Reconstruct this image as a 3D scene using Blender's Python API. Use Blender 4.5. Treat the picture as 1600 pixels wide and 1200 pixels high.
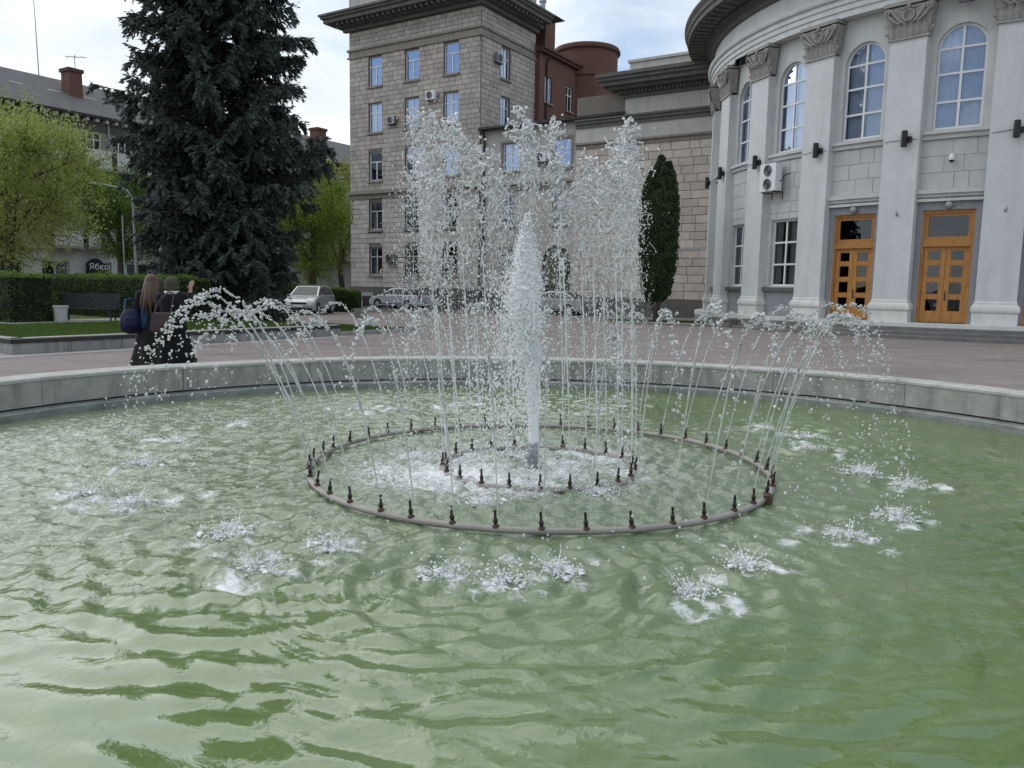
import bpy, bmesh, math, random
import numpy as np
from mathutils import Vector, Matrix

for _o in list(bpy.data.objects):
    bpy.data.objects.remove(_o)
scene = bpy.context.scene
COL = scene.collection
random.seed(7)
RNG = np.random.default_rng(7)
R = math.radians

# ------------------------------------------------------------------ camera
cam_data = bpy.data.cameras.new("camera")
cam = bpy.data.objects.new("camera", cam_data)
COL.objects.link(cam)
cam_data.sensor_width = 36.0
cam_data.lens = 27.675
cam_data.clip_start = 0.05
cam_data.clip_end = 2000.0
_p, _r = R(7.0), 0.0173
_right, _up, _fwd = Vector((1, 0, 0)), Vector((0, math.sin(_p), math.cos(_p))), Vector((0, math.cos(_p), -math.sin(_p)))
_cx = _right * math.cos(_r) + _up * math.sin(_r)
_cy = _up * math.cos(_r) - _right * math.sin(_r)
_m = Matrix((_cx, _cy, -_fwd)).transposed().to_4x4()
_m.translation = Vector((0, 0, 1.6))
cam.matrix_world = _m
scene.camera = cam

# ------------------------------------------------------------------ sky and sun
SUN_DIR = Vector((-0.62, 0.42, 0.66)).normalized()      # towards the sun
sun_el = math.asin(SUN_DIR.z)
sun_az = math.atan2(SUN_DIR.x, SUN_DIR.y)
world = bpy.data.worlds.new("World")
scene.world = world
world.use_nodes = True
nt = world.node_tree
nt.nodes.clear()
w_out = nt.nodes.new("ShaderNodeOutputWorld")
w_bg = nt.nodes.new("ShaderNodeBackground")
w_bg.inputs["Strength"].default_value = 0.10
sky = nt.nodes.new("ShaderNodeTexSky")
sky.sky_type = 'NISHITA'
sky.sun_disc = False
sky.sun_elevation = sun_el
sky.sun_rotation = sun_az
sky.air_density = 1.0
sky.dust_density = 0.6
tc = nt.nodes.new("ShaderNodeTexCoord")
mp = nt.nodes.new("ShaderNodeMapping")
mp.inputs["Scale"].default_value = (1.0, 1.0, 2.6)
mp.inputs["Location"].default_value = (0.35, 0.1, 0.2)
n1 = nt.nodes.new("ShaderNodeTexNoise")
n1.inputs["Scale"].default_value = 2.3
n1.inputs["Detail"].default_value = 8.0
n1.inputs["Roughness"].default_value = 0.55
n1.inputs["Distortion"].default_value = 0.4
cr = nt.nodes.new("ShaderNodeValToRGB")
cr.color_ramp.elements[0].position = 0.43
cr.color_ramp.elements[0].color = (0.16, 0.16, 0.16, 1)
cr.color_ramp.elements[1].position = 0.56
cr.color_ramp.elements[1].color = (1, 1, 1, 1)
n2 = nt.nodes.new("ShaderNodeTexNoise")
n2.inputs["Scale"].default_value = 4.0
n2.inputs["Detail"].default_value = 6.0
cr2 = nt.nodes.new("ShaderNodeValToRGB")
cr2.color_ramp.elements[0].position = 0.35
cr2.color_ramp.elements[0].color = (5.0, 5.6, 6.15, 1)
cr2.color_ramp.elements[1].position = 0.62
cr2.color_ramp.elements[1].color = (7.2, 7.45, 7.6, 1)
mix = nt.nodes.new("ShaderNodeMix")
mix.data_type = 'RGBA'
L = nt.links.new
L(tc.outputs["Generated"], mp.inputs["Vector"])
L(mp.outputs["Vector"], n1.inputs["Vector"])
L(mp.outputs["Vector"], n2.inputs["Vector"])
L(n1.outputs["Fac"], cr.inputs["Fac"])
L(n2.outputs["Fac"], cr2.inputs["Fac"])
L(cr.outputs["Color"], mix.inputs["Factor"])
L(sky.outputs["Color"], mix.inputs["A"])
L(cr2.outputs["Color"], mix.inputs["B"])
L(mix.outputs["Result"], w_bg.inputs["Color"])
L(w_bg.outputs["Background"], w_out.inputs["Surface"])

sun_data = bpy.data.lights.new("sun", 'SUN')
sun_data.energy = 1.3
sun_data.angle = R(95)
sun_data.color = (1.0, 0.98, 0.95)
sun = bpy.data.objects.new("sun", sun_data)
COL.objects.link(sun)
sun.rotation_euler = SUN_DIR.to_track_quat('Z', 'Y').to_euler()

scene.render.engine = 'CYCLES'
scene.view_settings.view_transform = 'Standard'
scene.view_settings.look = 'None'
scene.view_settings.gamma = 1.0
scene.view_settings.use_curve_mapping = False
scene.view_settings.exposure = 0.66
scene.cycles.use_denoising = True
scene.cycles.max_bounces = 10
scene.cycles.transmission_bounces = 10
scene.cycles.glossy_bounces = 4
scene.cycles.diffuse_bounces = 4
scene.cycles.transparent_max_bounces = 12
scene.cycles.caustics_reflective = False
scene.cycles.caustics_refractive = False

# ------------------------------------------------------------------ helpers
def tag(o, label=None, cat=None, group=None, kind=None):
    if label: o["label"] = label
    if cat: o["category"] = cat
    if group: o["group"] = group
    if kind: o["kind"] = kind
    return o

def empty(name, loc=(0, 0, 0), rz=0.0, label=None, cat=None, group=None):
    o = bpy.data.objects.new(name, None)
    COL.objects.link(o)
    o.location = loc
    o.rotation_euler = (0, 0, rz)
    return tag(o, label, cat, group)

def link_mesh(name, me, m, parent=None, smooth=False):
    o = bpy.data.objects.new(name, me)
    COL.objects.link(o)
    if m is not None and len(me.materials) == 0:
        me.materials.append(m)
    if parent is not None:
        o.parent = parent
    if smooth and len(me.polygons):
        me.polygons.foreach_set("use_smooth", np.ones(len(me.polygons), dtype=bool))
    return o

def np_mesh(name, V, Fq, m, parent=None, smooth=False):
    """fast mesh from numpy verts (n,3) and equal-size faces (k,s)"""
    V = np.ascontiguousarray(V, dtype=np.float32)
    Fq = np.ascontiguousarray(Fq, dtype=np.int32)
    me = bpy.data.meshes.new(name)
    k, s = Fq.shape
    me.vertices.add(len(V))
    me.vertices.foreach_set("co", V.ravel())
    me.loops.add(k * s)
    me.loops.foreach_set("vertex_index", Fq.ravel())
    me.polygons.add(k)
    me.polygons.foreach_set("loop_start", np.arange(0, k * s, s, dtype=np.int32))
    me.polygons.foreach_set("loop_total", np.full(k, s, dtype=np.int32))
    me.update(calc_edges=True)
    return link_mesh(name, me, m, parent, smooth)

class MB:
    """collects shapes and links them as one mesh object"""
    def __init__(self):
        self.v, self.f = [], []
    def add(self, vs, fs):
        b = len(self.v)
        self.v += [tuple(x) for x in vs]
        self.f += [tuple(i + b for i in f) for f in fs]
        return self
    def box(self, x0, x1, y0, y1, z0, z1, mp=None, n=1):
        """box in (a, z, d) style: with mp the args are s0,s1,z0,z1,d0,d1"""
        if mp is None:
            vs = [(x0, y0, z0), (x1, y0, z0), (x1, y1, z0), (x0, y1, z0), (x0, y0, z1), (x1, y0, z1), (x1, y1, z1), (x0, y1, z1)]
            return self.add(vs, [(0, 3, 2, 1), (4, 5, 6, 7), (0, 1, 5, 4), (1, 2, 6, 5), (2, 3, 7, 6), (3, 0, 4, 7)])
        vs, fs = [], []
        for i in range(n + 1):
            s = x0 + (x1 - x0) * i / n
            vs += [mp(s, y0, z0), mp(s, y1, z0), mp(s, y1, z1), mp(s, y0, z1)]
        for i in range(n):
            a = 4 * i
            for j in range(4):
                k = (j + 1) % 4
                fs.append((a + j, a + k, a + 4 + k, a + 4 + j))
        fs.append((0, 3, 2, 1))
        a = 4 * n
        fs.append((a, a + 1, a + 2, a + 3))
        return self.add(vs, fs)
    def tube(self, pts, rads, n=8, cap=True):
        pts = [Vector(p) for p in pts]
        if not isinstance(rads, (list, tuple)):
            rads = [rads] * len(pts)
        vs, fs = [], []
        prev = None
        for i, p in enumerate(pts):
            d = (pts[min(i + 1, len(pts) - 1)] - pts[max(i - 1, 0)])
            d = d.normalized() if d.length > 1e-9 else Vector((0, 0, 1))
            if prev is None:
                a = Vector((1, 0, 0)) if abs(d.x) < 0.8 else Vector((0, 1, 0))
            else:
                a = prev
            x = (a - d * a.dot(d)).normalized()
            prev = x
            y = d.cross(x)
            for k in range(n):
                t = 2 * math.pi * k / n
                vs.append(p + (x * math.cos(t) + y * math.sin(t)) * rads[i])
        for i in range(len(pts) - 1):
            for k in range(n):
                k2 = (k + 1) % n
                fs.append((i * n + k, i * n + k2, (i + 1) * n + k2, (i + 1) * n + k))
        if cap:
            fs.append(tuple(range(n))[::-1])
            fs.append(tuple((len(pts) - 1) * n + k for k in range(n)))
        return self.add(vs, fs)
    def lathe(self, prof, n=16, c=(0, 0, 0), a0=0.0, a1=2 * math.pi, sx=1.0, sy=1.0):
        """prof: list of (r, z)"""
        vs, fs = [], []
        full = abs(a1 - a0 - 2 * math.pi) < 1e-6
        cols = n if full else n + 1
        for i in range(cols):
            a = a0 + (a1 - a0) * i / n
            for r, z in prof:
                vs.append((c[0] + r * math.cos(a) * sx, c[1] + r * math.sin(a) * sy, c[2] + z))
        k = len(prof)
        for i in range(n):
            j = (i + 1) % cols
            for q in range(k - 1):
                fs.append((i * k + q, j * k + q, j * k + q + 1, i * k + q + 1))
        return self.add(vs, fs)
    def torus(self, c, ax, R0, r, n=20, k=6):
        ax = Vector(ax).normalized()
        a = Vector((0, 0, 1)) if abs(ax.z) < 0.9 else Vector((1, 0, 0))
        x = ax.cross(a).normalized(); y = ax.cross(x)
        pts = [Vector(c) + (x * math.cos(2 * math.pi * i / n) + y * math.sin(2 * math.pi * i / n)) * R0 for i in range(n + 1)]
        return self.tube(pts, r, k, cap=False)
    def loft(self, rings, cap=True):
        """rings: list of equally long closed vertex rings"""
        vs, fs = [], []
        n = len(rings[0])
        for r in rings: vs += [tuple(p) for p in r]
        for i in range(len(rings) - 1):
            for k in range(n):
                k2 = (k + 1) % n
                fs.append((i * n + k, i * n + k2, (i + 1) * n + k2, (i + 1) * n + k))
        if cap:
            fs.append(tuple(range(n))[::-1]); fs.append(tuple((len(rings) - 1) * n + k for k in range(n)))
        return self.add(vs, fs)
    def mesh(self, name):
        me = bpy.data.meshes.new(name)
        me.from_pydata(self.v, [], self.f)
        me.update()
        return me
    def build(self, name, m, parent=None, smooth=False):
        return link_mesh(name, self.mesh(name), m, parent, smooth)

def copy_tree(o, parent=None):
    c = o.copy(); COL.objects.link(c)
    if parent is not None: c.parent = parent
    for ch in o.children: copy_tree(ch, c)
    return c

ORD = ["first", "second", "third", "fourth", "fifth", "sixth", "seventh", "eighth", "ninth", "tenth", "eleventh", "twelfth",
       "thirteenth", "fourteenth", "fifteenth", "sixteenth", "seventeenth", "eighteenth", "nineteenth", "twentieth",
       "twenty-first", "twenty-second", "twenty-third", "twenty-fourth", "twenty-fifth", "twenty-sixth", "twenty-seventh",
       "twenty-eighth", "twenty-ninth", "thirtieth", "thirty-first", "thirty-second", "thirty-third", "thirty-fourth",
       "thirty-fifth", "thirty-sixth", "thirty-seventh", "thirty-eighth", "thirty-ninth", "fortieth", "forty-first", "forty-second",
       "forty-third", "forty-fourth", "forty-fifth", "forty-sixth", "forty-seventh", "forty-eighth"]

# ------------------------------------------------------------------ materials
MATS = {}
def mat(name, col, rough=0.8, var=0.12, scale=6.0, bump=0.0, bscale=40.0, spec=0.4, metal=0.0, per=0.0, stain=0.0, stain_col=(0.05, 0.05, 0.045),
        stain_scale=(1, 1, 0.25), trans=0.0, ior=1.45, stretch=(1, 1, 1), hue=None):
    """procedural principled: noise variation, optional per-piece variation, streaky stains and bump"""
    m = bpy.data.materials.new(name); m.use_nodes = True
    t = m.node_tree; t.nodes.clear()
    out = t.nodes.new("ShaderNodeOutputMaterial")
    b = t.nodes.new("ShaderNodeBsdfPrincipled")
    t.links.new(b.outputs["BSDF"], out.inputs["Surface"])
    b.inputs["Roughness"].default_value = rough
    b.inputs["Metallic"].default_value = metal
    b.inputs["Specular IOR Level"].default_value = spec
    b.inputs["IOR"].default_value = ior
    b.inputs["Transmission Weight"].default_value = trans
    tcn = t.nodes.new("ShaderNodeNewGeometry")
    mpn = t.nodes.new("ShaderNodeMapping"); mpn.inputs["Scale"].default_value = stretch
    t.links.new(tcn.outputs["Position"], mpn.inputs["Vector"])
    no = t.nodes.new("ShaderNodeTexNoise"); no.inputs["Scale"].default_value = scale; no.inputs["Detail"].default_value = 6
    no.inputs["Roughness"].default_value = 0.65
    t.links.new(mpn.outputs["Vector"], no.inputs["Vector"])
    rp = t.nodes.new("ShaderNodeValToRGB")
    c = np.array(col)
    h = np.array(hue) if hue is not None else c
    rp.color_ramp.elements[0].position = 0.3; rp.color_ramp.elements[1].position = 0.7
    rp.color_ramp.elements[0].color = (*np.clip(h * (1 - var), 0, 1), 1)
    rp.color_ramp.elements[1].color = (*np.clip(c * (1 + var), 0, 1), 1)
    t.links.new(no.outputs["Fac"], rp.inputs["Fac"])
    cur = rp.outputs["Color"]
    if per > 0:
        oi = t.nodes.new("ShaderNodeObjectInfo")
        ad = t.nodes.new("ShaderNodeMath"); ad.operation = 'ADD'
        t.links.new(oi.outputs["Random"], ad.inputs[0]); t.links.new(tcn.outputs["Random Per Island"], ad.inputs[1])
        fr = t.nodes.new("ShaderNodeMath"); fr.operation = 'FRACT'; t.links.new(ad.outputs[0], fr.inputs[0])
        mr = t.nodes.new("ShaderNodeMapRange"); mr.inputs["To Min"].default_value = 1 - per; mr.inputs["To Max"].default_value = 1 + per
        t.links.new(fr.outputs[0], mr.inputs["Value"])
        mu = t.nodes.new("ShaderNodeMix"); mu.data_type = 'RGBA'; mu.blend_type = 'MULTIPLY'; mu.inputs["Factor"].default_value = 1
        t.links.new(cur, mu.inputs["A"]); t.links.new(mr.outputs[0], mu.inputs["B"])
        cur = mu.outputs["Result"]
    if stain > 0:
        mp2 = t.nodes.new("ShaderNodeMapping"); mp2.inputs["Scale"].default_value = stain_scale
        t.links.new(tcn.outputs["Position"], mp2.inputs["Vector"])
        n3 = t.nodes.new("ShaderNodeTexNoise"); n3.inputs["Scale"].default_value = 1.6; n3.inputs["Detail"].default_value = 8; n3.inputs["Roughness"].default_value = 0.6
        t.links.new(mp2.outputs["Vector"], n3.inputs["Vector"])
        r3 = t.nodes.new("ShaderNodeValToRGB"); r3.color_ramp.elements[0].position = 0.48; r3.color_ramp.elements[1].position = 0.72
        r3.color_ramp.elements[1].color = (stain, stain, stain, 1); r3.color_ramp.elements[0].color = (0, 0, 0, 1)
        t.links.new(n3.outputs["Fac"], r3.inputs["Fac"])
        mx = t.nodes.new("ShaderNodeMix"); mx.data_type = 'RGBA'
        t.links.new(r3.outputs["Color"], mx.inputs["Factor"]); t.links.new(cur, mx.inputs["A"]); mx.inputs["B"].default_value = (*stain_col, 1)
        cur = mx.outputs["Result"]
    t.links.new(cur, b.inputs["Base Color"])
    if bump > 0:
        nb = t.nodes.new("ShaderNodeTexNoise"); nb.inputs["Scale"].default_value = bscale; nb.inputs["Detail"].default_value = 4
        t.links.new(mpn.outputs["Vector"], nb.inputs["Vector"])
        bp = t.nodes.new("ShaderNodeBump"); bp.inputs["Strength"].default_value = bump; bp.inputs["Distance"].default_value = 0.02
        t.links.new(nb.outputs["Fac"], bp.inputs["Height"]); t.links.new(bp.outputs["Normal"], b.inputs["Normal"])
    MATS[name] = m
    return m

def pane_mat(name, base, tint, refl):
    """window glass: see-through mixed with a mirror-like reflection, its sky blue painted by tint"""
    m = bpy.data.materials.new(name); m.use_nodes = True
    t = m.node_tree; t.nodes.clear()
    out = t.nodes.new("ShaderNodeOutputMaterial")
    tr = t.nodes.new("ShaderNodeBsdfTransparent"); tr.inputs["Color"].default_value = (*base, 1)
    gl = t.nodes.new("ShaderNodeBsdfGlossy"); gl.inputs["Color"].default_value = (*tint, 1); gl.inputs["Roughness"].default_value = 0.015
    lw = t.nodes.new("ShaderNodeFresnel"); lw.inputs["IOR"].default_value = 1.5
    ad = t.nodes.new("ShaderNodeMath"); ad.operation = 'ADD'; ad.inputs[1].default_value = refl; ad.use_clamp = True
    geo = t.nodes.new("ShaderNodeNewGeometry")
    no = t.nodes.new("ShaderNodeTexNoise"); no.inputs["Scale"].default_value = 1.3
    t.links.new(geo.outputs["Position"], no.inputs["Vector"])
    bp = t.nodes.new("ShaderNodeBump"); bp.inputs["Strength"].default_value = 0.12; bp.inputs["Distance"].default_value = 0.05
    t.links.new(no.outputs["Fac"], bp.inputs["Height"]); t.links.new(bp.outputs["Normal"], gl.inputs["Normal"])
    mx = t.nodes.new("ShaderNodeMixShader")
    t.links.new(lw.outputs[0], ad.inputs[0]); t.links.new(ad.outputs[0], mx.inputs[0])
    t.links.new(tr.outputs[0], mx.inputs[1]); t.links.new(gl.outputs[0], mx.inputs[2]); t.links.new(mx.outputs[0], out.inputs["Surface"])
    MATS[name] = m
    return m

M = MATS
mat("plaza", (0.225, 0.192, 0.178), 0.85, 0.14, 1.2, 0.25, 60, stain=0.55, stain_col=(0.10, 0.087, 0.082), stain_scale=(0.18, 0.55, 1))
mat("asphalt", (0.13, 0.115, 0.105), 0.9, 0.2, 0.8, 0.2, 50)
mat("pale_paving", (0.36, 0.34, 0.32), 0.85, 0.15, 3, 0.2, 40)
mat("concrete", (0.33, 0.33, 0.31), 0.85, 0.18, 5, 0.35, 30, stain=0.8, stain_col=(0.145, 0.15, 0.14), stain_scale=(3.2, 3.2, 0.55))
mat("lit_coping", (0.42, 0.41, 0.385), 0.85, 0.16, 7, 0.3, 40, stain=0.5, stain_col=(0.2, 0.2, 0.18), stain_scale=(2, 2, 2))  # wall concrete made paler; light on the rim top put into the colour
mat("wet_ledge", (0.24, 0.25, 0.24), 0.45, 0.25, 5, 0.3, 25, stain=0.6, stain_col=(0.07, 0.09, 0.06), stain_scale=(1.5, 1.5, 3))
mat("planter_stone", (0.27, 0.265, 0.255), 0.85, 0.18, 4, 0.3, 30, per=0.1, stain=0.6, stain_col=(0.09, 0.09, 0.085), stain_scale=(3, 3, 0.5))
mat("dark_cap", (0.035, 0.033, 0.03), 0.8, 0.3, 8, 0.2, 30)
mat("soil", (0.09, 0.07, 0.05), 0.95, 0.3, 4, 0.4, 20)
mat("lawn_ground", (0.055, 0.10, 0.022), 0.95, 0.35, 2.5, 0.5, 30, hue=(0.075, 0.095, 0.03))
mat("grass_blade", (0.07, 0.135, 0.025), 0.7, 0.35, 2.0, hue=(0.10, 0.13, 0.03))
mat("stone_block", (0.43, 0.385, 0.345), 0.85, 0.10, 3, 0.3, 20, per=0.17, stain=0.35, stain_col=(0.27, 0.24, 0.215), stain_scale=(0.8, 0.8, 0.5))
mat("pink_block", (0.54, 0.475, 0.42), 0.85, 0.10, 3, 0.3, 20, per=0.13, stain=0.3, stain_col=(0.29, 0.24, 0.20), stain_scale=(0.8, 0.8, 0.5))
mat("pale_block", (0.50, 0.465, 0.43), 0.85, 0.10, 3, 0.3, 20, per=0.13, stain=0.3, stain_col=(0.30, 0.275, 0.25), stain_scale=(0.8, 0.8, 0.5))
mat("mortar", (0.19, 0.165, 0.145), 0.95, 0.2, 4)
mat("stone_trim", (0.27, 0.24, 0.21), 0.85, 0.15, 3, 0.2, 20, stain=0.5, stain_col=(0.12, 0.105, 0.095), stain_scale=(1.5, 1.5, 0.3))
mat("dark_trim", (0.13, 0.125, 0.115), 0.85, 0.2, 3, 0.2, 20, stain=0.4, stain_col=(0.06, 0.058, 0.055), stain_scale=(1.5, 1.5, 0.3))
mat("plaster_beige", (0.43, 0.40, 0.37), 0.9, 0.08, 1.2, 0.15, 30, stain=0.3, stain_col=(0.28, 0.25, 0.225), stain_scale=(1.2, 1.2, 0.3))
mat("frieze_plaster", (0.50, 0.48, 0.45), 0.9, 0.08, 1.2, 0.15, 30, stain=0.35, stain_col=(0.3, 0.28, 0.255), stain_scale=(1.5, 1.5, 0.25))
mat("rotunda_paint", (0.60, 0.615, 0.61), 0.8, 0.06, 1.5, 0.15, 40, stain=0.5, stain_col=(0.44, 0.445, 0.435), stain_scale=(1.5, 1.5, 0.3))
mat("rotunda_wall", (0.55, 0.555, 0.54), 0.85, 0.08, 1.5, 0.15, 40, stain=0.55, stain_col=(0.40, 0.40, 0.385), stain_scale=(1.5, 1.5, 0.3))
mat("rotunda_block", (0.52, 0.52, 0.505), 0.85, 0.07, 2, 0.15, 30, per=0.05, stain=0.25, stain_col=(0.33, 0.325, 0.31), stain_scale=(1.5, 1.5, 0.3))
mat("capital_stone", (0.34, 0.325, 0.30), 0.85, 0.18, 6, 0.25, 30, stain=0.4, stain_col=(0.2, 0.19, 0.175), stain_scale=(3, 3, 1))
mat("pedestal_paint", (0.62, 0.615, 0.585), 0.85, 0.08, 2, 0.15, 30, stain=0.25, stain_col=(0.4, 0.39, 0.36), stain_scale=(2, 2, 0.5))
mat("plinth_grey", (0.26, 0.27, 0.285), 0.85, 0.1, 2, 0.15, 30, stain=0.4, stain_col=(0.17, 0.175, 0.18), stain_scale=(2, 2, 0.5))
mat("step_stone", (0.17, 0.165, 0.16), 0.8, 0.2, 3, 0.25, 25, stain=0.4, stain_col=(0.09, 0.088, 0.085), stain_scale=(1, 1, 3))
mat("door_wood", (0.45, 0.215, 0.06), 0.42, 0.18, 3.0, 0.1, 30, stretch=(6, 6, 0.6), hue=(0.36, 0.16, 0.042))
mat("white_pvc", (0.72, 0.73, 0.74), 0.4, 0.04, 3)
mat("old_frame", (0.50, 0.50, 0.48), 0.6, 0.1, 3)
mat("black_metal", (0.018, 0.018, 0.02), 0.4, 0.2, 5)
mat("grey_metal", (0.30, 0.31, 0.32), 0.4, 0.1, 5, metal=0.6)
mat("zinc", (0.33, 0.36, 0.39), 0.45, 0.15, 2, metal=0.5)
mat("roof_slate", (0.115, 0.112, 0.11), 0.9, 0.2, 1.5, 0.3, 12, stain=0.4, stain_col=(0.07, 0.068, 0.066))
mat("brick_red", (0.15, 0.078, 0.058), 0.9, 0.25, 14, 0.3, 20, stain=0.4, stain_col=(0.085, 0.045, 0.035), stain_scale=(1, 1, 0.4))
mat("brick_dark", (0.115, 0.058, 0.044), 0.9, 0.25, 14, 0.3, 20, stain=0.4, stain_col=(0.1, 0.05, 0.04), stain_scale=(1, 1, 0.4))
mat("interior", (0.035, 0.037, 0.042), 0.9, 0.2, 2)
mat("curtain", (0.70, 0.76, 0.86), 0.9, 0.16, 3, stretch=(8, 8, 0.4))
mat("curtain_grey", (0.38, 0.38, 0.37), 0.9, 0.1, 3, stretch=(8, 8, 0.4))
pane_mat("glass_sky", (0.55, 0.62, 0.75), (0.58, 0.70, 0.95), 0.45)  # blue sky reflection put into the tint
pane_mat("glass_clear", (0.75, 0.78, 0.80), (0.75, 0.82, 0.95), 0.10)
pane_mat("glass_sky_pale", (0.82, 0.87, 0.95), (0.66, 0.79, 1.0), 0.14)  # paler sky blue put into the reflection tint
pane_mat("glass_dark", (0.30, 0.31, 0.33), (0.8, 0.85, 0.9), 0.04)
# ------------------------------------------------------------------ street-grid frame
U = Vector((math.sin(R(122.5)), math.cos(R(122.5)), 0))     # along the stone facades, to the right
W = Vector((math.sin(R(32.5)), math.cos(R(32.5)), 0))       # away into the town
TC = Vector((-2.458, 55.0, 0))                               # near corner of the tall stone house

def fmap(P, u, n):
    P, u, n = Vector(P), Vector(u), Vector(n)
    return lambda s, z, d: tuple(P + u * s + n * d + Vector((0, 0, z)))
front = fmap(TC, U, -W)          # s to the right, d towards the viewer
side = fmap(TC, W, U)            # right-hand flank
def cmap(c, Rr, a0):
    """cylinder map: s is arc length at Rr from angle a0, d outward"""
    return lambda s, z, d: (c[0] + (Rr + d) * math.cos(a0 + s / Rr), c[1] + (Rr + d) * math.sin(a0 + s / Rr), z)

# ------------------------------------------------------------------ ground
def sheet(name, pts, z, m):
    mb = MB(); mb.add([(x, y, z) for x, y in pts], [tuple(range(len(pts)))])
    o = mb.build(name, m); return tag(o, kind="structure")
BC = Vector((0.225, 6.35, 0))
RIN, ROUT, RW = 6.46, 6.88, 6.27

def ring_sheet(name, m, X, Y1, Y0, z):
    # a flat sheet with the basin cut out
    mb = MB(); n = 96
    vs = []; fs = []
    for i in range(n):
        a = 2 * math.pi * i / n
        vs.append((BC.x + 6.8 * math.cos(a), BC.y + 6.8 * math.sin(a), z))
        t = min(X / max(abs(math.cos(a)), 1e-6), (Y1 if math.sin(a) > 0 else Y0) / max(abs(math.sin(a)), 1e-6))
        vs.append((BC.x + t * math.cos(a), BC.y + t * math.sin(a), z))
    for i in range(n):
        j = (i + 1) % n
        fs.append((2 * i, 2 * i + 1, 2 * j + 1, 2 * j))
    mb.add(vs, fs)
    return tag(mb.build(name, m), kind="structure")
ring_sheet("ground", M["asphalt"], 800, 900, 300, -0.004)
ring_sheet("plaza", M["plaza"], 34, 40, 14, 0.0)

# ------------------------------------------------------------------ fountain basin
basin = empty("fountain_basin", (BC.x, BC.y, 0), label="wide round concrete fountain basin filled with green water", cat="fountain basin")
NSEG = 22
gap = 0.0007
for i in range(NSEG):
    a0 = 2 * math.pi * i / NSEG + gap + 0.11; a1 = 2 * math.pi * (i + 1) / NSEG - gap + 0.11
    seg = MB()
    dz = random.uniform(-0.006, 0.006); dr = random.uniform(-0.006, 0.006)
    prof = [(RIN + dr, 0.118), (RIN + dr, 0.405 + dz), (ROUT - 0.03, 0.405 + dz), (ROUT - 0.03, -0.05)]
    nn = 10
    vs = []; fs = []
    for q in range(nn + 1):
        a = a0 + (a1 - a0) * q / nn
        for r, z in prof: vs.append((r * math.cos(a), r * math.sin(a), z))
    for q in range(nn):
        for k in range(3): fs.append((q * 4 + k, (q + 1) * 4 + k, (q + 1) * 4 + k + 1, q * 4 + k + 1))
    fs.append((0, 1, 2, 3)); fs.append((nn * 4, nn * 4 + 3, nn * 4 + 2, nn * 4 + 1))
    seg.add(vs, fs)
    s_ = seg.build("wall_segment", M["concrete"], basin)
    cp = MB()
    prof = [(RIN + dr - 0.012, 0.408 + dz), (RIN + dr - 0.012, 0.44 + dz), (RIN + dr + 0.004, 0.452 + dz), (ROUT - 0.02, 0.452 + dz), (ROUT, 0.44 + dz), (ROUT, 0.408 + dz)]
    vs = []; fs = []
    for q in range(nn + 1):
        a = a0 + (a1 - a0) * q / nn
        for r, z in prof: vs.append((r * math.cos(a), r * math.sin(a), z))
    for q in range(nn):
        for k in range(6): fs.append((q * 6 + k, (q + 1) * 6 + k, (q + 1) * 6 + (k + 1) % 6, q * 6 + (k + 1) % 6))
    fs.append(tuple(range(6))); fs.append(tuple(nn * 6 + k for k in range(5, -1, -1)))
    cp.add(vs, fs)
    cp.build("lit_coping", M["lit_coping"], s_)
lg = MB()
n = 180
vs = []; fs = []
prof = [(RIN + 0.25, 0.098), (RIN - 0.02, 0.096), (RW + 0.075, 0.088), (RW + 0.055, 0.072), (RW + 0.04, -0.4)]
for i in range(n):
    a = 2 * math.pi * i / n
    w = 0.012 * math.sin(5 * a + 1) + 0.01 * math.sin(13 * a)
    for k, (r, z) in enumerate(prof):
        vs.append(((r + (w if k >= 2 else 0)) * math.cos(a), (r + (w if k >= 2 else 0)) * math.sin(a), z))
for i in range(n):
    j = (i + 1) % n
    for k in range(4): fs.append((i * 5 + k, j * 5 + k, j * 5 + k + 1, i * 5 + k + 1))
lg.add(vs, fs); lg.build("ledge", M["wet_ledge"], basin)
fl = MB(); fl.add([((RW + .1) * math.cos(2 * math.pi * i / 64), (RW + .1) * math.sin(2 * math.pi * i / 64), -0.4) for i in range(64)], [tuple(range(64))])
fl.build("basin_floor", mat("basin_floor", (0.10, 0.15, 0.055), 0.8, 0.3, 2), basin)

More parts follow.
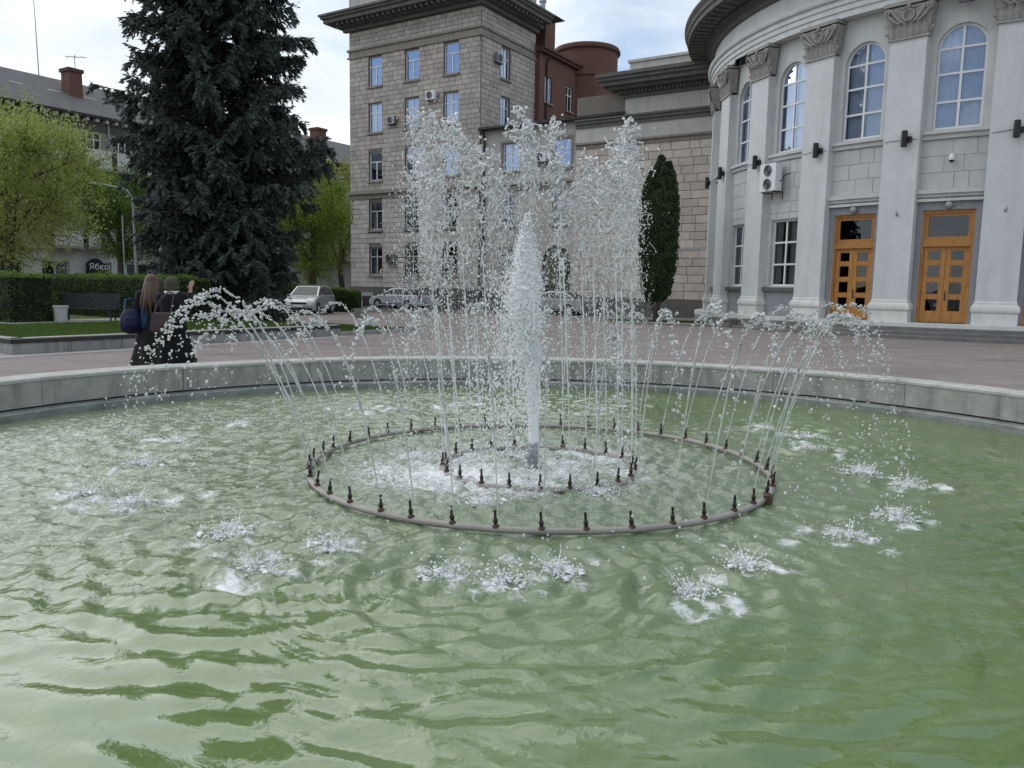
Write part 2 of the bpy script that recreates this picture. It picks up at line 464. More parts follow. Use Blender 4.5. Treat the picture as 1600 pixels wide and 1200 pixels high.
# ------------------------------------------------------------------ wall with openings
def wall_faces(mb, mp, s0, s1, z0, z1, ops, depth=0.2, step=0.6):
    """ops: dicts s0,s1,z0,z1,(arch). z1 of an arched opening is the springing line; its arch is a half circle above"""
    br = {s0, s1}
    k = max(1, int((s1 - s0) / step))
    for i in range(k + 1): br.add(s0 + (s1 - s0) * i / k)
    for o in ops:
        br.add(o["s0"]); br.add(o["s1"])
        if o.get("arch"):
            c = (o["s0"] + o["s1"]) / 2; r = (o["s1"] - o["s0"]) / 2
            for i in range(1, 16): br.add(c - r * math.cos(math.pi * i / 16))
    br = sorted(br)
    br = [b for i, b in enumerate(br) if i == 0 or b - br[i - 1] > 1e-5]
    def top(o, s):
        if not o.get("arch"): return o["z1"]
        c = (o["s0"] + o["s1"]) / 2; r = (o["s1"] - o["s0"]) / 2
        return o["z1"] + math.sqrt(max(0, r * r - (s - c) ** 2))
    for a, b in zip(br[:-1], br[1:]):
        mid = (a + b) / 2
        cov = sorted([o for o in ops if o["s0"] < mid < o["s1"]], key=lambda o: o["z0"])
        za, zb = z0, z0
        for o in cov:
            mb.add([mp(a, za, 0), mp(b, zb, 0), mp(b, o["z0"], 0), mp(a, o["z0"], 0)], [(0, 1, 2, 3)])
            mb.add([mp(a, o["z0"], 0), mp(b, o["z0"], 0), mp(b, o["z0"], -depth), mp(a, o["z0"], -depth)], [(0, 1, 2, 3)])
            ta, tb = top(o, a), top(o, b)
            mb.add([mp(a, ta, -depth), mp(b, tb, -depth), mp(b, tb, 0), mp(a, ta, 0)], [(0, 1, 2, 3)])
            za, zb = ta, tb
        mb.add([mp(a, za, 0), mp(b, zb, 0), mp(b, z1, 0), mp(a, z1, 0)], [(0, 1, 2, 3)])
    for o in ops:
        for s in (o["s0"], o["s1"]):
            mb.add([mp(s, o["z0"], 0), mp(s, o["z1"], 0), mp(s, o["z1"], -depth), mp(s, o["z0"], -depth)], [(0, 1, 2, 3)])
    return mb

def window(parent, mp, o, d, frame_m, glass_m, cols=2, rows=(0.0, 0.64, 1.0), fw=0.075, split_top=True, back=None, sill=None, sill_m=None, name="window"):
    """a window: frame mesh (part) with panes (sub-parts) set at depth d; rows are fractions of height"""
    s0, s1, z0, z1 = o["s0"], o["s1"], o["z0"], o["z1"]
    arch = o.get("arch"); c = (s0 + s1) / 2; r = (s1 - s0) / 2
    fr = MB()
    H = z1 - z0
    fr.box(s0, s0 + fw, z0, z1, d, d + 0.06, mp); fr.box(s1 - fw, s1, z0, z1, d, d + 0.06, mp)
    fr.box(s0 + fw, s1 - fw, z0, z0 + fw, d, d + 0.06, mp, 2)
    if not arch: fr.box(s0 + fw, s1 - fw, z1 - fw, z1, d, d + 0.06, mp, 2)
    else:
        n = 16
        for i in range(n):
            t0, t1 = math.pi * i / n, math.pi * (i + 1) / n
            q = [(c - r * math.cos(t0), z1 + r * math.sin(t0)), (c - r * math.cos(t1), z1 + r * math.sin(t1)),
                 (c - (r - fw) * math.cos(t1), z1 + (r - fw) * math.sin(t1)), (c - (r - fw) * math.cos(t0), z1 + (r - fw) * math.sin(t0))]
            fr.add([mp(a, b, d + 0.06) for a, b in q] + [mp(a, b, d) for a, b in q], [(0, 1, 2, 3), (7, 6, 5, 4), (0, 4, 5, 1), (2, 6, 7, 3)])
    zs = [z0 + H * k for k in rows]
    for z in (zs[1:-1] if not arch else zs[1:]):
        fr.box(s0 + fw, s1 - fw, z - fw * 0.45, z + fw * 0.45, d - 0.004, d + 0.056, mp, 2)
    ztop_v = z1 + r if arch else (z1 if split_top else zs[-2])
    for k in range(1, cols):
        s = s0 + (s1 - s0) * k / cols
        fr.box(s - fw * 0.5, s + fw * 0.5, z0 + fw * .5, ztop_v - fw * 0.4, d - 0.008, d + 0.052, mp)
    w = fr.build(name, frame_m, parent)
    # panes
    for i in range(len(zs) - 1):
        cc = cols if (split_top or i < len(zs) - 2) else 1
        for k in range(cc):
            a = s0 + (s1 - s0) * k / cc + fw * 0.3; b = s0 + (s1 - s0) * (k + 1) / cc - fw * 0.3
            t = random.uniform(-0.004, 0.004)
            pn = MB(); pn.add([mp(a, zs[i] + fw * .2, d + 0.02 + t), mp(b, zs[i] + fw * .2, d + 0.02 - t), mp(b, zs[i + 1] - fw * .2, d + 0.02 - t), mp(a, zs[i + 1] - fw * .2, d + 0.02 + t)], [(0, 1, 2, 3)])
            pn.build("pane", glass_m, w)
    if arch:
        for sg in (-1, 1):
            pts = [(c, z1), ] + [(c + sg * (r - fw * .5) * math.cos(t), z1 + (r - fw * .5) * math.sin(t)) for t in [math.pi / 2 * q / 8 for q in range(9)]]
            pn = MB(); pn.add([mp(a, b, d + 0.02) for a, b in pts], [tuple(range(len(pts)))])
            pn.build("pane", glass_m, w)
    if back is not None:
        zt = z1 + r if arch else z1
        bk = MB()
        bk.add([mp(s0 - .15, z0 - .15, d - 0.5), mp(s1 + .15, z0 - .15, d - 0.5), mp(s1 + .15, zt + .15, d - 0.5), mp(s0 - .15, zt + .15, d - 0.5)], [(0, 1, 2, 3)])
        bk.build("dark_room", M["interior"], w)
        if back:
            # curtains as wavy sheets behind the glass
            for (f0, f1) in back[1]:
                a = s0 + (s1 - s0) * f0; b = s0 + (s1 - s0) * f1
                nn = max(8, int((b - a) / 0.06)); vs = []; fs = []
                ph = random.uniform(0, 6)
                for q in range(nn + 1):
                    s = a + (b - a) * q / nn
                    dd = d - 0.16 + 0.03 * math.sin(q * 1.9 + ph) + 0.012 * math.sin(q * 0.7)
                    zt2 = zt - 0.03 if not arch else z1 + math.sqrt(max(0.0, r * r - (s - c) ** 2)) - 0.02
                    vs += [mp(s, z0 + 0.03, dd), mp(s, zt2, dd - 0.01)]
                for q in range(nn): fs.append((2 * q, 2 * q + 2, 2 * q + 3, 2 * q + 1))
                cu = MB(); cu.add(vs, fs); cu.build("curtain", back[0], w, smooth=True)
    if sill:
        sb = MB(); sb.box(s0 - 0.08, s1 + 0.08, z0 - sill, z0 - 0.01, 0.0, 0.14, mp, 2); sb.build("sill", sill_m or M["stone_trim"], w)
    return w

def ashlar(parent, mp, s0, s1, z0, z1, ops, course, length, m, keep, th=0.035, joint=0.03, seed=1, prio=None, nc=1, skip=None):
    """rows of stone blocks proud of the core wall; the 'keep' blocks of highest priority become parts, the rest one stuff part"""
    rnd = random.Random(seed)
    blocks = []
    nz = max(1, round((z1 - z0) / course)); h = (z1 - z0) / nz
    for i in range(nz):
        a, b = z0 + i * h, z0 + (i + 1) * h
        s = s0 - (0.5 * length if i % 2 else 0) * rnd.uniform(0.8, 1.2)
        while s < s1:
            l = length * rnd.choice((0.75, 0.9, 1.0, 1.0, 1.15, 1.35))
            e = s + l
            segs = [(max(s, s0), min(e, s1))]
            for o in ops:
                oz1 = o["z1"] + ((o["s1"] - o["s0"]) / 2 if o.get("arch") else 0)
                if o["z0"] < b - 0.02 and oz1 > a + 0.02:
                    ns = []
                    for p, q in segs:
                        if q <= o["s0"] or p >= o["s1"]: ns.append((p, q))
                        else:
                            if p < o["s0"]: ns.append((p, o["s0"]))
                            if q > o["s1"]: ns.append((o["s1"], q))
                    segs = ns
            for p, q in segs:
                if q - p > 0.1: blocks.append((p + joint / 2, q - joint / 2, a + joint / 2, b - joint / 2, th + rnd.uniform(-0.006, 0.006)))
            s = e
    if prio: blocks.sort(key=prio)
    rest = MB()
    for k, (p, q, a, b, t) in enumerate(blocks):
        if k < keep:
            mb = MB(); mb.box(p, q, a, b, -0.01, t, mp, nc); mb.build("stone_block", m, parent)
        else: rest.box(p, q, a, b, -0.01, t, mp, nc)
    if rest.v:
        o = rest.build("stone_blocks", m, parent); o["kind"] = "stuff"
    return len(blocks)

# ------------------------------------------------------------------ tall stone house
th = empty("stone_house", tuple(TC), label="tall five-storey stone-clad house with a heavy dark cornice", cat="building")
def at_origin(parent):
    """children are written in world coordinates: undo the parent's offset"""
    pass
th.location = (0, 0, 0)
SILLS = [2.35, 5.72, 9.32, 12.82, 16.12]
ops_f = []
for z in SILLS:
    for s in (-10.1, -6.6, -3.12):
        ops_f.append(dict(s0=s, s1=s + 1.3, z0=z, z1=z + 2.08))
ops_s = [dict(s0=2.45, s1=3.6, z0=z, z1=z + 2.05) for z in SILLS[3:]]
core = MB()
wall_faces(core, front, -12.0, 0.0, 0.0, 20.2, ops_f, 0.25, 3)
wall_faces(core, side, 0.0, 7.0, 0.0, 20.2, ops_s, 0.25, 3)
lf = fmap(TC + U * -12.0, W, -U)
core.add([lf(0, 0, 0), lf(7, 0, 0), lf(7, 20.2, 0), lf(0, 20.2, 0)], [(0, 1, 2, 3)])
core.add([side(7, 0, 0), tuple(TC + W * 7 + U * -12), tuple(TC + W * 7 + U * -12 + Vector((0, 0, 20.2))), side(7, 20.2, 0)], [(0, 1, 2, 3)])
core.add([front(-12, 20.2, 0), front(0, 20.2, 0), tuple(TC + W * 7 + Vector((0, 0, 20.2))), tuple(TC + W * 7 + U * -12 + Vector((0, 0, 20.2)))], [(0, 1, 2, 3)])
core.build("wall", M["mortar"], th)
ashlar(th, front, -12.0, 0.0, 8.62, 18.28, ops_f, 0.335, 0.58, M["stone_block"], 240, seed=3, prio=lambda b: -(b[0] * 0.3 + b[2]))
ashlar(th, front, -12.0, 0.0, 1.45, 8.0, ops_f, 0.36, 0.7, M["pale_block"], 0, seed=4)
ashlar(th, front, -12.0, 0.0, 18.95, 20.15, [], 0.33, 0.58, M["stone_block"], 0, seed=5)
ashlar(th, side, 0.04, 7.0, 11.9, 18.28, ops_s, 0.335, 0.58, M["stone_block"], 60, seed=6, prio=lambda b: -b[2])
ashlar(th, side, 0.04, 7.0, 18.95, 20.15, [], 0.33, 0.58, M["stone_block"], 0, seed=8)
for o in ops_f:
    up = o["z0"] > 8.5
    g = M["glass_sky"] if up else M["glass_clear"]
    window(th, front, o, -0.2, M["white_pvc"] if up else M["old_frame"], g, 2, (0, 0.66, 1), 0.085, split_top=(random.random() < .5), back=(M["curtain_grey"], [(0.0, 0.3), (0.72, 1.0)]) if not up else [], sill=0.16)
for o in ops_s:
    window(th, side, o, -0.2, M["white_pvc"], M["glass_sky"], 2, (0, 0.66, 1), 0.085, back=[], sill=0.16)
def around(mb, z0, z1, out, s_left=-12.0, dlen=7.0, inn=0.0):
    """a moulding that runs round the front and the right flank"""
    mb.box(s_left - out, out, z0, z1, -inn, out, front)
    mb.box(0.0, dlen, z0, z1, -inn, out - 0.003, side)
mb = MB(); around(mb, 0.0, 1.4, 0.1); mb.build("plinth", M["dark_trim"], th)
mb = MB(); around(mb, 8.0, 8.35, 0.12); around(mb, 8.35, 8.5, 0.32); around(mb, 8.5, 8.62, 0.2); mb.build("string_course", M["stone_trim"], th)
mb = MB(); around(mb, 18.28, 18.40, 0.13); around(mb, 18.40, 18.80, 0.045); around(mb, 18.80, 18.95, 0.15); mb.build("upper_band", M["stone_trim"], th)
mb = MB(); around(mb, 20.2, 20.45, 0.35); around(mb, 20.45, 20.70, 0.7); around(mb, 20.70, 20.98, 1.35); around(mb, 20.98, 21.15, 1.5); around(mb, 21.15, 21.3, 1.62)
mb.add([front(-13.62, 21.3, 1.62), front(1.62, 21.3, 1.62), tuple(TC + W * 8.6 + U * 1.62 + Vector((0, 0, 21.3))), tuple(TC + W * 8.6 + U * -13.6 + Vector((0, 0, 21.3)))], [(0, 1, 2, 3)])
mb.build("cornice", M["dark_trim"], th)
for k in range(26):
    s = -12.2 + k * 0.49
    b = MB(); b.box(s, s + 0.2, 20.5, 20.69, 0.72, 1.15, front); b.build("bracket", M["dark_trim"], th)
for k in range(14):
    s = -0.6 + k * 0.49
    b = MB(); b.box(s, s + 0.2, 20.5, 20.69, 0.72, 1.15, side); b.build("bracket", M["dark_trim"], th)
mb = MB(); mb.box(-12.0, 0.0, 21.3, 22.9, -0.3, 0.02, front); mb.box(0, 7.0, 21.3, 22.9, -0.3, 0.017, side); mb.build("parapet", M["frieze_plaster"], th)
mb = MB(); around(mb, 22.9, 23.1, 0.25, inn=0.4); mb.build("parapet_cap", M["stone_trim"], th)

# ------------------------------------------------------------------ low plaster wing
wing = empty("plaster_wing", label="low beige plastered wing with a zinc roof behind the tall jets", cat="building")
wops = [dict(s0=1.75, s1=3.05, z0=9.3, z1=11.1), dict(s0=5.65, s1=6.95, z0=9.3, z1=11.1), dict(s0=1.6, s1=2.75, z0=5.7, z1=7.7), dict(s0=5.65, s1=6.75, z0=5.7, z1=7.7), dict(s0=5.0, s1=7.1, z0=0.3, z1=3.3, arch=True), dict(s0=1.6, s1=2.7, z0=2.3, z1=4.3)]
mb = MB(); wfront = fmap(TC - W * -0.15, U, -W)
wall_faces(mb, wfront, 0.0, 7.4, 0.0, 12.05, wops, 0.3, 2)
mb.build("wall", M["plaster_beige"], wing)
for i, o in enumerate(wops):
    if i == 4:
        window(wing, wfront, o, -0.25, M["dark_trim"], M["glass_dark"], 4, (0, .5, 1), .08, back=[], name="arched_gate")
    else:
        window(wing, wfront, o, -0.22, M["white_pvc"], M["glass_sky"] if o["z0"] > 9 else M["glass_clear"], 2, (0, .66, 1), .085, back=[], sill=0.14)
        if o["z0"] > 9:
            mb = MB()
            for (a, b, c, d) in ((o["s0"] - .16, o["s0"] - .02, o["z0"] - .1, o["z1"] + .16), (o["s1"] + .02, o["s1"] + .16, o["z0"] - .1, o["z1"] + .16), (o["s0"] - .02, o["s1"] + .02, o["z1"] + .02, o["z1"] + .16)):
                mb.box(a, b, c, d, 0, 0.05, wfront)
            mb.build("surround", M["stone_trim"], wing)
mb = MB(); mb.box(0, 7.4, 8.0, 8.35, 0, .1, wfront); mb.box(0, 7.4, 8.35, 8.5, 0, .22, wfront); mb.build("string_course", M["stone_trim"], wing)
mb = MB(); mb.box(0, 7.4, 0, 1.3, 0, .09, wfront); mb.build("plinth", M["dark_trim"], wing)
mb = MB(); mb.box(0.02, 10.7, 12.05, 12.22, -0.2, .35, wfront); mb.build("eave", M["dark_trim"], wing)
mb = MB(); mb.add([wfront(0.02, 12.225, .42), wfront(10.75, 12.225, .42), wfront(10.75, 13.3, -5.5), wfront(0.02, 13.3, -5.5)], [(0, 1, 2, 3)])
for k in range(16):
    s = 0.3 + k * 0.68
    p0, p1 = Vector(wfront(s, 12.235, .41)), Vector(wfront(s, 13.31, -5.5)); mb.tube([p0, p1], 0.02, 4)
rf = mb.build("zinc_roof", M["zinc"], wing)
mb = MB(); mb.tube([wfront(0.35, 12.0, .3), wfront(0.35, 11.6, .12), wfront(0.35, 0.3, .12)], 0.075, 8); mb.build("downpipe", M["black_metal"], wing)
mb = MB(); mb.tube([wfront(0.02, 12.1, .42), wfront(10.7, 12.1, .42)], 0.07, 8); mb.build("gutter", M["black_metal"], wing)
vent = MB(); bx = Vector(wfront(9.7, 12.9, -2.2)); vent.tube([bx - Vector((0, 0, .3)), bx + Vector((0, 0, .75))], 0.36, 12); vent.tube([bx + Vector((0, 0, .78)), bx + Vector((0, 0, .95))], [0.46, 0.40], 12)
vent.build("roof_vent", M["zinc"], rf)

# ------------------------------------------------------------------ stone annex beside the rotunda
annex = empty("stone_annex", label="pinkish stone annex with blank frieze between low wing and rotunda", cat="building")
mb = MB(); wall_faces(mb, front, 7.4, 17.2, 0.0, 13.4, [], .2, 3)
af = fmap(TC + U * 10.7, W, -U)
mb.add([af(0, 12, 0), af(8, 12, 0), af(8, 13.4, 0), af(0, 13.4, 0)], [(0, 1, 2, 3)])
mb.build("wall", M["mortar"], annex)
nb_annex = ashlar(annex, front, 7.4, 17.2, 4.06, 10.25, [], 0.47, 0.82, M["pink_block"], 300, seed=11, joint=0.035)
ashlar(annex, front, 7.4, 17.2, 1.05, 3.96, [], 0.5, 0.95, M["pink_block"], 300, seed=12, joint=0.035)
mb = MB(); mb.box(7.4, 17.2, 0, 1.05, 0, .12, front); mb.build("plinth", M["dark_trim"], annex)
mb = MB(); mb.box(7.4, 17.2, 3.965, 4.055, 0, .07, front); mb.build("string_course", M["frieze_plaster"], annex)
mb = MB(); mb.box(7.4, 17.2, 10.25, 10.5, 0, .08, front); mb.box(7.4, 17.2, 10.5, 10.62, 0, .2, front); mb.build("lower_moulding", M["stone_trim"], annex)
mb = MB(); mb.box(7.4, 17.2, 10.62, 11.5, 0, .05, front); mb.build("lower_frieze", M["frieze_plaster"], annex)
mb = MB(); mb.box(7.4, 17.2, 11.5, 11.72, 0, .13, front); mb.box(7.4, 17.2, 11.72, 11.9, 0, .22, front); mb.box(7.4, 17.2, 11.9, 12.02, 0, .3, front); mb.build("middle_moulding", M["dark_trim"], annex)
mb = MB(); mb.box(10.7, 17.2, 12.02, 13.0, 0, .05, front); mb.build("upper_frieze", M["frieze_plaster"], annex)
mb = MB()
for (z0, z1, o) in ((13.0, 13.2, .2), (13.2, 13.42, .34), (13.42, 13.6, .8), (13.6, 13.85, 1.15), (13.85, 14.05, 1.3), (14.05, 14.25, 1.42)):
    mb.box(10.7 - o, 17.2, z0, z1, -0.3, o, front); mb.box(-0.0, 8, z0, z1, -0.1, o, af)
mb.build("cornice", M["dark_trim"], annex)
for k in range(28):
    s = 10.5 + k * 0.235
    b = MB(); b.box(s, s + .12, 13.22, 13.4, .345, .47, front); b.build("dentil", M["dark_trim"], annex)
mb = MB(); mb.box(10.9, 17.2, 14.25, 15.05, -1, 0.0, front); mb.box(10.8, 17.2, 15.05, 15.2, -1, .1, front); mb.build("attic", M["frieze_plaster"], annex)
# the body behind
mb = MB(); P = TC + U * 7.4; q = [P, P + U * 9.8, P + U * 9.8 + W * 9, P + W * 9]
mb.add([tuple(v + Vector((0, 0, 13.0))) for v in q], [(0, 1, 2, 3)]); mb.build("roof", M["zinc"], annex)

# ------------------------------------------------------------------ brick house behind
bh = empty("brick_house", label="red brick house with a round brick turret behind the stone house", cat="building")
bside = fmap(TC + W * 7.02 + U * 0.4, W, U)
bops = [dict(s0=.75, s1=1.85, z0=15.5, z1=17.4), dict(s0=4.1, s1=5.2, z0=15.5, z1=17.4)]
mb = MB(); wall_faces(mb, bside, 0, 7.0, 0, 18.9, bops, .25, 3)
mb.add([bside(0, 0, 0), bside(0, 18.9, 0), bside(0, 18.9, -8), bside(0, 0, -8)], [(0, 1, 2, 3)])
mb.build("wall", M["brick_red"], bh)
for o in bops: window(bh, bside, o, -.2, M["white_pvc"], M["glass_dark"], 2, (0, .66, 1), .09, back=[], sill=.12)
mb = MB(); mb.box(-0.2, 7.2, 18.9, 19.1, -.3, .35, bside); mb.box(-.2, 7.2, 19.1, 19.25, -.3, .5, bside); mb.build("eave", M["brick_dark"], bh)
mb = MB(); mb.add([bside(-.2, 19.26, .5), bside(7.2, 19.26, .5), bside(7.2, 20.4, -4), bside(-.2, 20.4, -4)], [(0, 1, 2, 3)]); mb.build("roof", M["zinc"], bh)
tcn = Vector(bside(8.33, 0, -0.5))
mb = MB(); mb.lathe([(2.75, 0), (2.75, 18.5), (2.9, 18.55), (2.9, 18.85), (2.58, 18.95), (2.58, 20.7), (2.68, 20.75), (2.68, 21.1), (0.0, 21.25)], 40, tuple(tcn)); mb.build("turret", M["brick_red"], bh)
mb = MB(); mb.lathe([(2.70, 20.68), (2.78, 20.74), (2.78, 20.92), (2.69, 20.98)], 40, tuple(tcn)); mb.build("turret_rim", M["brick_dark"], bh)
cx = Vector(bside(2.2, 0, -1.0))
chm = MB()
for dz in (0,): chm.box(-0.75, 0.75, 18.5, 22.0, -0.55, 0.55, lambda s, z, d: tuple(cx + W * s + U * d + Vector((0, 0, z))))
ch = chm.build("chimney", M["brick_red"], bh)
chm = MB(); chm.box(-.88, .88, 22.0, 22.28, -.68, .68, lambda s, z, d: tuple(cx + W * s + U * d + Vector((0, 0, z)))); chm.build("chimney_cap", M["zinc"], ch)
chm = MB(); chm.tube([cx + W * -.3 + Vector((0, 0, 22.28)), cx + W * -.3 + Vector((0, 0, 23.1))], .22, 10); chm.tube([cx + W * -.3 + Vector((0, 0, 23.1)), cx + W * -.3 + Vector((0, 0, 23.25))], .3, 10); chm.build("flue", M["zinc"], ch)
mb = MB(); mb.tube([bside(.9, 18.8, .3), bside(.9, 18.3, .1), bside(.9, 8, .1)], .08, 8); mb.build("downpipe", M["black_metal"], bh)
# ------------------------------------------------------------------ rotunda
RC = (23.954, 40.0)
RP, RWL = 13.9, 13.55          # pilaster face, wall face
DA = 0.25
A0 = -2.094                    # angle of the right-hand pilaster in view
rot = empty("rotunda", label="pale grey rotunda with tall pilasters, arched windows and wooden doors", cat="building")
NB = 9                          # bays from beyond the right edge of the view round to the far left
pil_a = [A0 + (1 - i) * DA for i in range(NB)]      # i=1 is the right-hand pilaster in the picture
half = DA * RWL / 2
for i in range(NB - 1):
    am = (pil_a[i] + pil_a[i + 1]) / 2
    mpb = cmap(RC, RWL, am)
    door = i in (0, 1, 2)
    ww = 0.80
    ops = [dict(s0=-ww, s1=ww, z0=7.55, z1=10.38, arch=True)]
    if door: ops.append(dict(s0=-0.86, s1=0.86, z0=0.55, z1=4.68))
    else: ops.append(dict(s0=-0.80, s1=0.80, z0=1.85, z1=4.70))
    mb = MB(); wall_faces(mb, mpb, -half, half, 0.5, 12.2, ops, 0.30, 0.28)
    bay = mb.build("wall_bay", M["rotunda_wall"], rot)
    window(rot, mpb, ops[0], -0.2, M["white_pvc"], M["glass_sky_pale"], 2, (0, 0.345, 0.69, 1.0), 0.085, back=(M["curtain"], [(0.0, 0.47), (0.53, 1.0)]))
    sl = MB(); sl.box(-1.12, 1.12, 7.38, 7.5, 0.0, 0.20, mpb, 6); sl.box(-1.07, 1.07, 7.2, 7.38, 0.0, 0.10, mpb, 6); sl.build("sill", M["rotunda_wall"], rot)
    # band between storeys
    if door:
        bd = MB(); bd.box(-1.08, 1.08, 5.26, 5.42, 0, 0.22, mpb, 6); bd.box(-1.08, 1.08, 5.14, 5.26, 0, 0.13, mpb, 6); bd.box(-1.08, 1.08, 4.98, 5.08, 0, 0.16, mpb, 6); bd.build("door_hood", M["rotunda_wall"], rot)
        # grey surround of the door
        sr = MB(); sr.box(-1.12, -0.86, 0.55, 4.68, 0, 0.03, mpb, 1); sr.box(0.86, 1.12, 0.55, 4.68, 0, 0.03, mpb, 1); sr.box(-1.12, 1.12, 4.68, 4.97, 0, 0.03, mpb, 6); sr.build("door_surround", M["plinth_grey"], rot)
    else:
        window(rot, mpb, ops[1], -0.2, M["white_pvc"], M["glass_clear"], 2, (0, 0.33, 0.66, 1.0), 0.085, back=(M["curtain_grey"], [(0.0, 0.22), (0.55, 1.0)]))
        sl = MB(); sl.box(-1.12, 1.12, 1.64, 1.80, 0, 0.16, mpb, 6); sl.build("sill", M["dark_trim"], rot)
        pl = MB(); pl.box(-1.12, 1.12, 0.55, 1.64, 0, 0.02, mpb, 6); pl.build("plinth_panel", M["plinth_grey"], rot)
    # stone facing blocks
    rnd = random.Random(100 + i)
    z = 5.44
    hz = (7.18 - 5.44) / 3
    for k in range(3):
        cuts = [-1.09] + sorted([rnd.uniform(-0.45, -0.2) if k % 2 else rnd.uniform(-0.1, 0.2), rnd.uniform(0.3, 0.55) if k % 2 else rnd.uniform(0.5, 0.75)]) + [1.09]
        for a, b in zip(cuts[:-1], cuts[1:]):
            bl = MB(); bl.box(a + 0.012, b - 0.012, z + k * hz + 0.012, z + (k + 1) * hz - 0.012, -0.01, 0.022 + rnd.uniform(0, .006), mpb, 3); bl.build("stone_block", M["rotunda_block"], rot)
    if not door:
        zz = [4.72, 4.98, 5.42]
        for k in range(2):
            cuts = [-1.09, rnd.uniform(-.5, -.2), rnd.uniform(.2, .5), 1.09]
            for a, b in zip(cuts[:-1], cuts[1:]):
                bl = MB(); bl.box(a + 0.012, b - 0.012, zz[k] + 0.012, zz[k + 1] - 0.012, -0.01, 0.022 + rnd.uniform(0, .006), mpb, 3); bl.build("stone_block", M["rotunda_block"], rot)
        for sd in (-1, 1):
            z = 1.82
            for k in range(6):
                h = (4.72 - 1.82) / 6
                a, b = (0.82, 1.09) if sd > 0 else (-1.09, -0.82)
                bl = MB(); bl.box(a, b, z + k * h + .012, z + (k + 1) * h - .012, -0.01, 0.02 + rnd.uniform(0, .006), mpb, 1); bl.build("stone_block", M["rotunda_block"], rot)
    if door:
        # double door: frame, transom light, two leaves with four panes each
        d0 = -0.22
        f = MB()
        f.box(-0.86, -0.76, 0.55, 4.68, d0, d0 + .14, mpb); f.box(0.76, 0.86, 0.55, 4.68, d0, d0 + .14, mpb)
        f.box(-0.76, 0.76, 4.56, 4.68, d0, d0 + .14, mpb, 4); f.box(-0.76, 0.76, 3.42, 3.62, d0, d0 + .14, mpb, 4)
        f.box(-0.76, 0.76, 3.36, 3.43, d0, d0 + .18, mpb, 4)
        f.box(-0.76, -0.66, 3.62, 4.56, d0, d0 + .09, mpb); f.box(0.66, 0.76, 3.62, 4.56, d0, d0 + .09, mpb); f.box(-.66, .66, 4.46, 4.56, d0, d0 + .09, mpb, 3); f.box(-.66, .66, 3.62, 3.72, d0, d0 + .09, mpb, 3)
        dr = f.build("door", M["door_wood"], rot)
        pn = MB(); pn.box(-.66, .66, 3.72, 4.46, d0 + .03, d0 + .04, mpb, 3); pn.build("transom_pane", M["glass_dark"], dr)
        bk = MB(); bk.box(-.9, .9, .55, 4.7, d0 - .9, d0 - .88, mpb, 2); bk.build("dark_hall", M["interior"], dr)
        for sd in (-1, 1):
            lf_ = MB()
            x0, x1 = (-0.755, -0.006) if sd < 0 else (0.006, 0.755)
            rails = [0.57, 0.98, 1.45, 1.60, 2.07, 2.22, 2.69, 2.84, 3.22, 3.355]
            sw = 0.155
            lf_.box(x0, x0 + sw, .57, 3.355, d0 + .01, d0 + .075, mpb); lf_.box(x1 - sw, x1, .57, 3.355, d0 + .01, d0 + .075, mpb)
            for k in range(0, 10, 2): lf_.box(x0 + sw, x1 - sw, rails[k], rails[k + 1], d0 + .014, d0 + .071, mpb)
            # beads round every pane
            for k in range(1, 9, 2):
                za, zb = rails[k], rails[k + 1]
                for (a, b, c, e) in ((x0 + sw, x1 - sw, za, za + .025), (x0 + sw, x1 - sw, zb - .025, zb), (x0 + sw, x0 + sw + .025, za + .025, zb - .025), (x1 - sw - .025, x1 - sw, za + .025, zb - .025)):
                    lf_.box(a, b, c, e, d0 + .02, d0 + .055, mpb)
            lo = lf_.build("door_leaf", M["door_wood"], dr)
            pn = MB()
            for k in range(1, 9, 2): pn.box(x0 + sw, x1 - sw, rails[k], rails[k + 1], d0 + .035, d0 + .041, mpb)
            # each pane on its own
            for k in range(1, 9, 2):
                p1 = MB(); p1.box(x0 + sw + .02, x1 - sw - .02, rails[k] + .02, rails[k + 1] - .02, d0 + .034, d0 + .041, mpb); p1.build("pane", M["glass_dark"], dr)
        hd = MB(); hd.tube([mpb(0.07, 1.5, d0 + .1), mpb(0.07, 1.75, d0 + .1)], .018, 6); hd.tube([mpb(0.07, 1.52, d0 + .06), mpb(0.07, 1.52, d0 + .1)], .012, 6); hd.tube([mpb(0.07, 1.73, d0 + .06), mpb(0.07, 1.73, d0 + .1)], .012, 6); hd.box(.04, .1, 1.4, 1.48, d0 + .07, d0 + .085, mpb)
        hd.build("handle", M["black_metal"], dr)
        # round lamp above the door
        lm = empty("globe_lamp", label=["round frosted wall lamp above the wooden door at the right edge", "round frosted wall lamp above the larger wooden door", "round frosted wall lamp above the left wooden door"][i], cat="wall lamp", group="round lamps over the doors")
        g = MB(); pc = Vector(mpb(0, 4.83, 0.06)); dirn = Vector(mpb(0, 4.83, 1)) - Vector(mpb(0, 4.83, 0))
        g.lathe([(0.0, -.13), (.09, -.11), (.13, -.03), (.13, .03), (.09, .11), (0, .13)], 12, tuple(pc + dirn * .06)); g.build("globe", mat("frosted%d" % i, (.30, .31, .31), .3, .05), lm, True)
        g = MB(); g.tube([pc - dirn * .06, pc + dirn * .02], .12, 12); g.build("base", M["grey_metal"], lm)

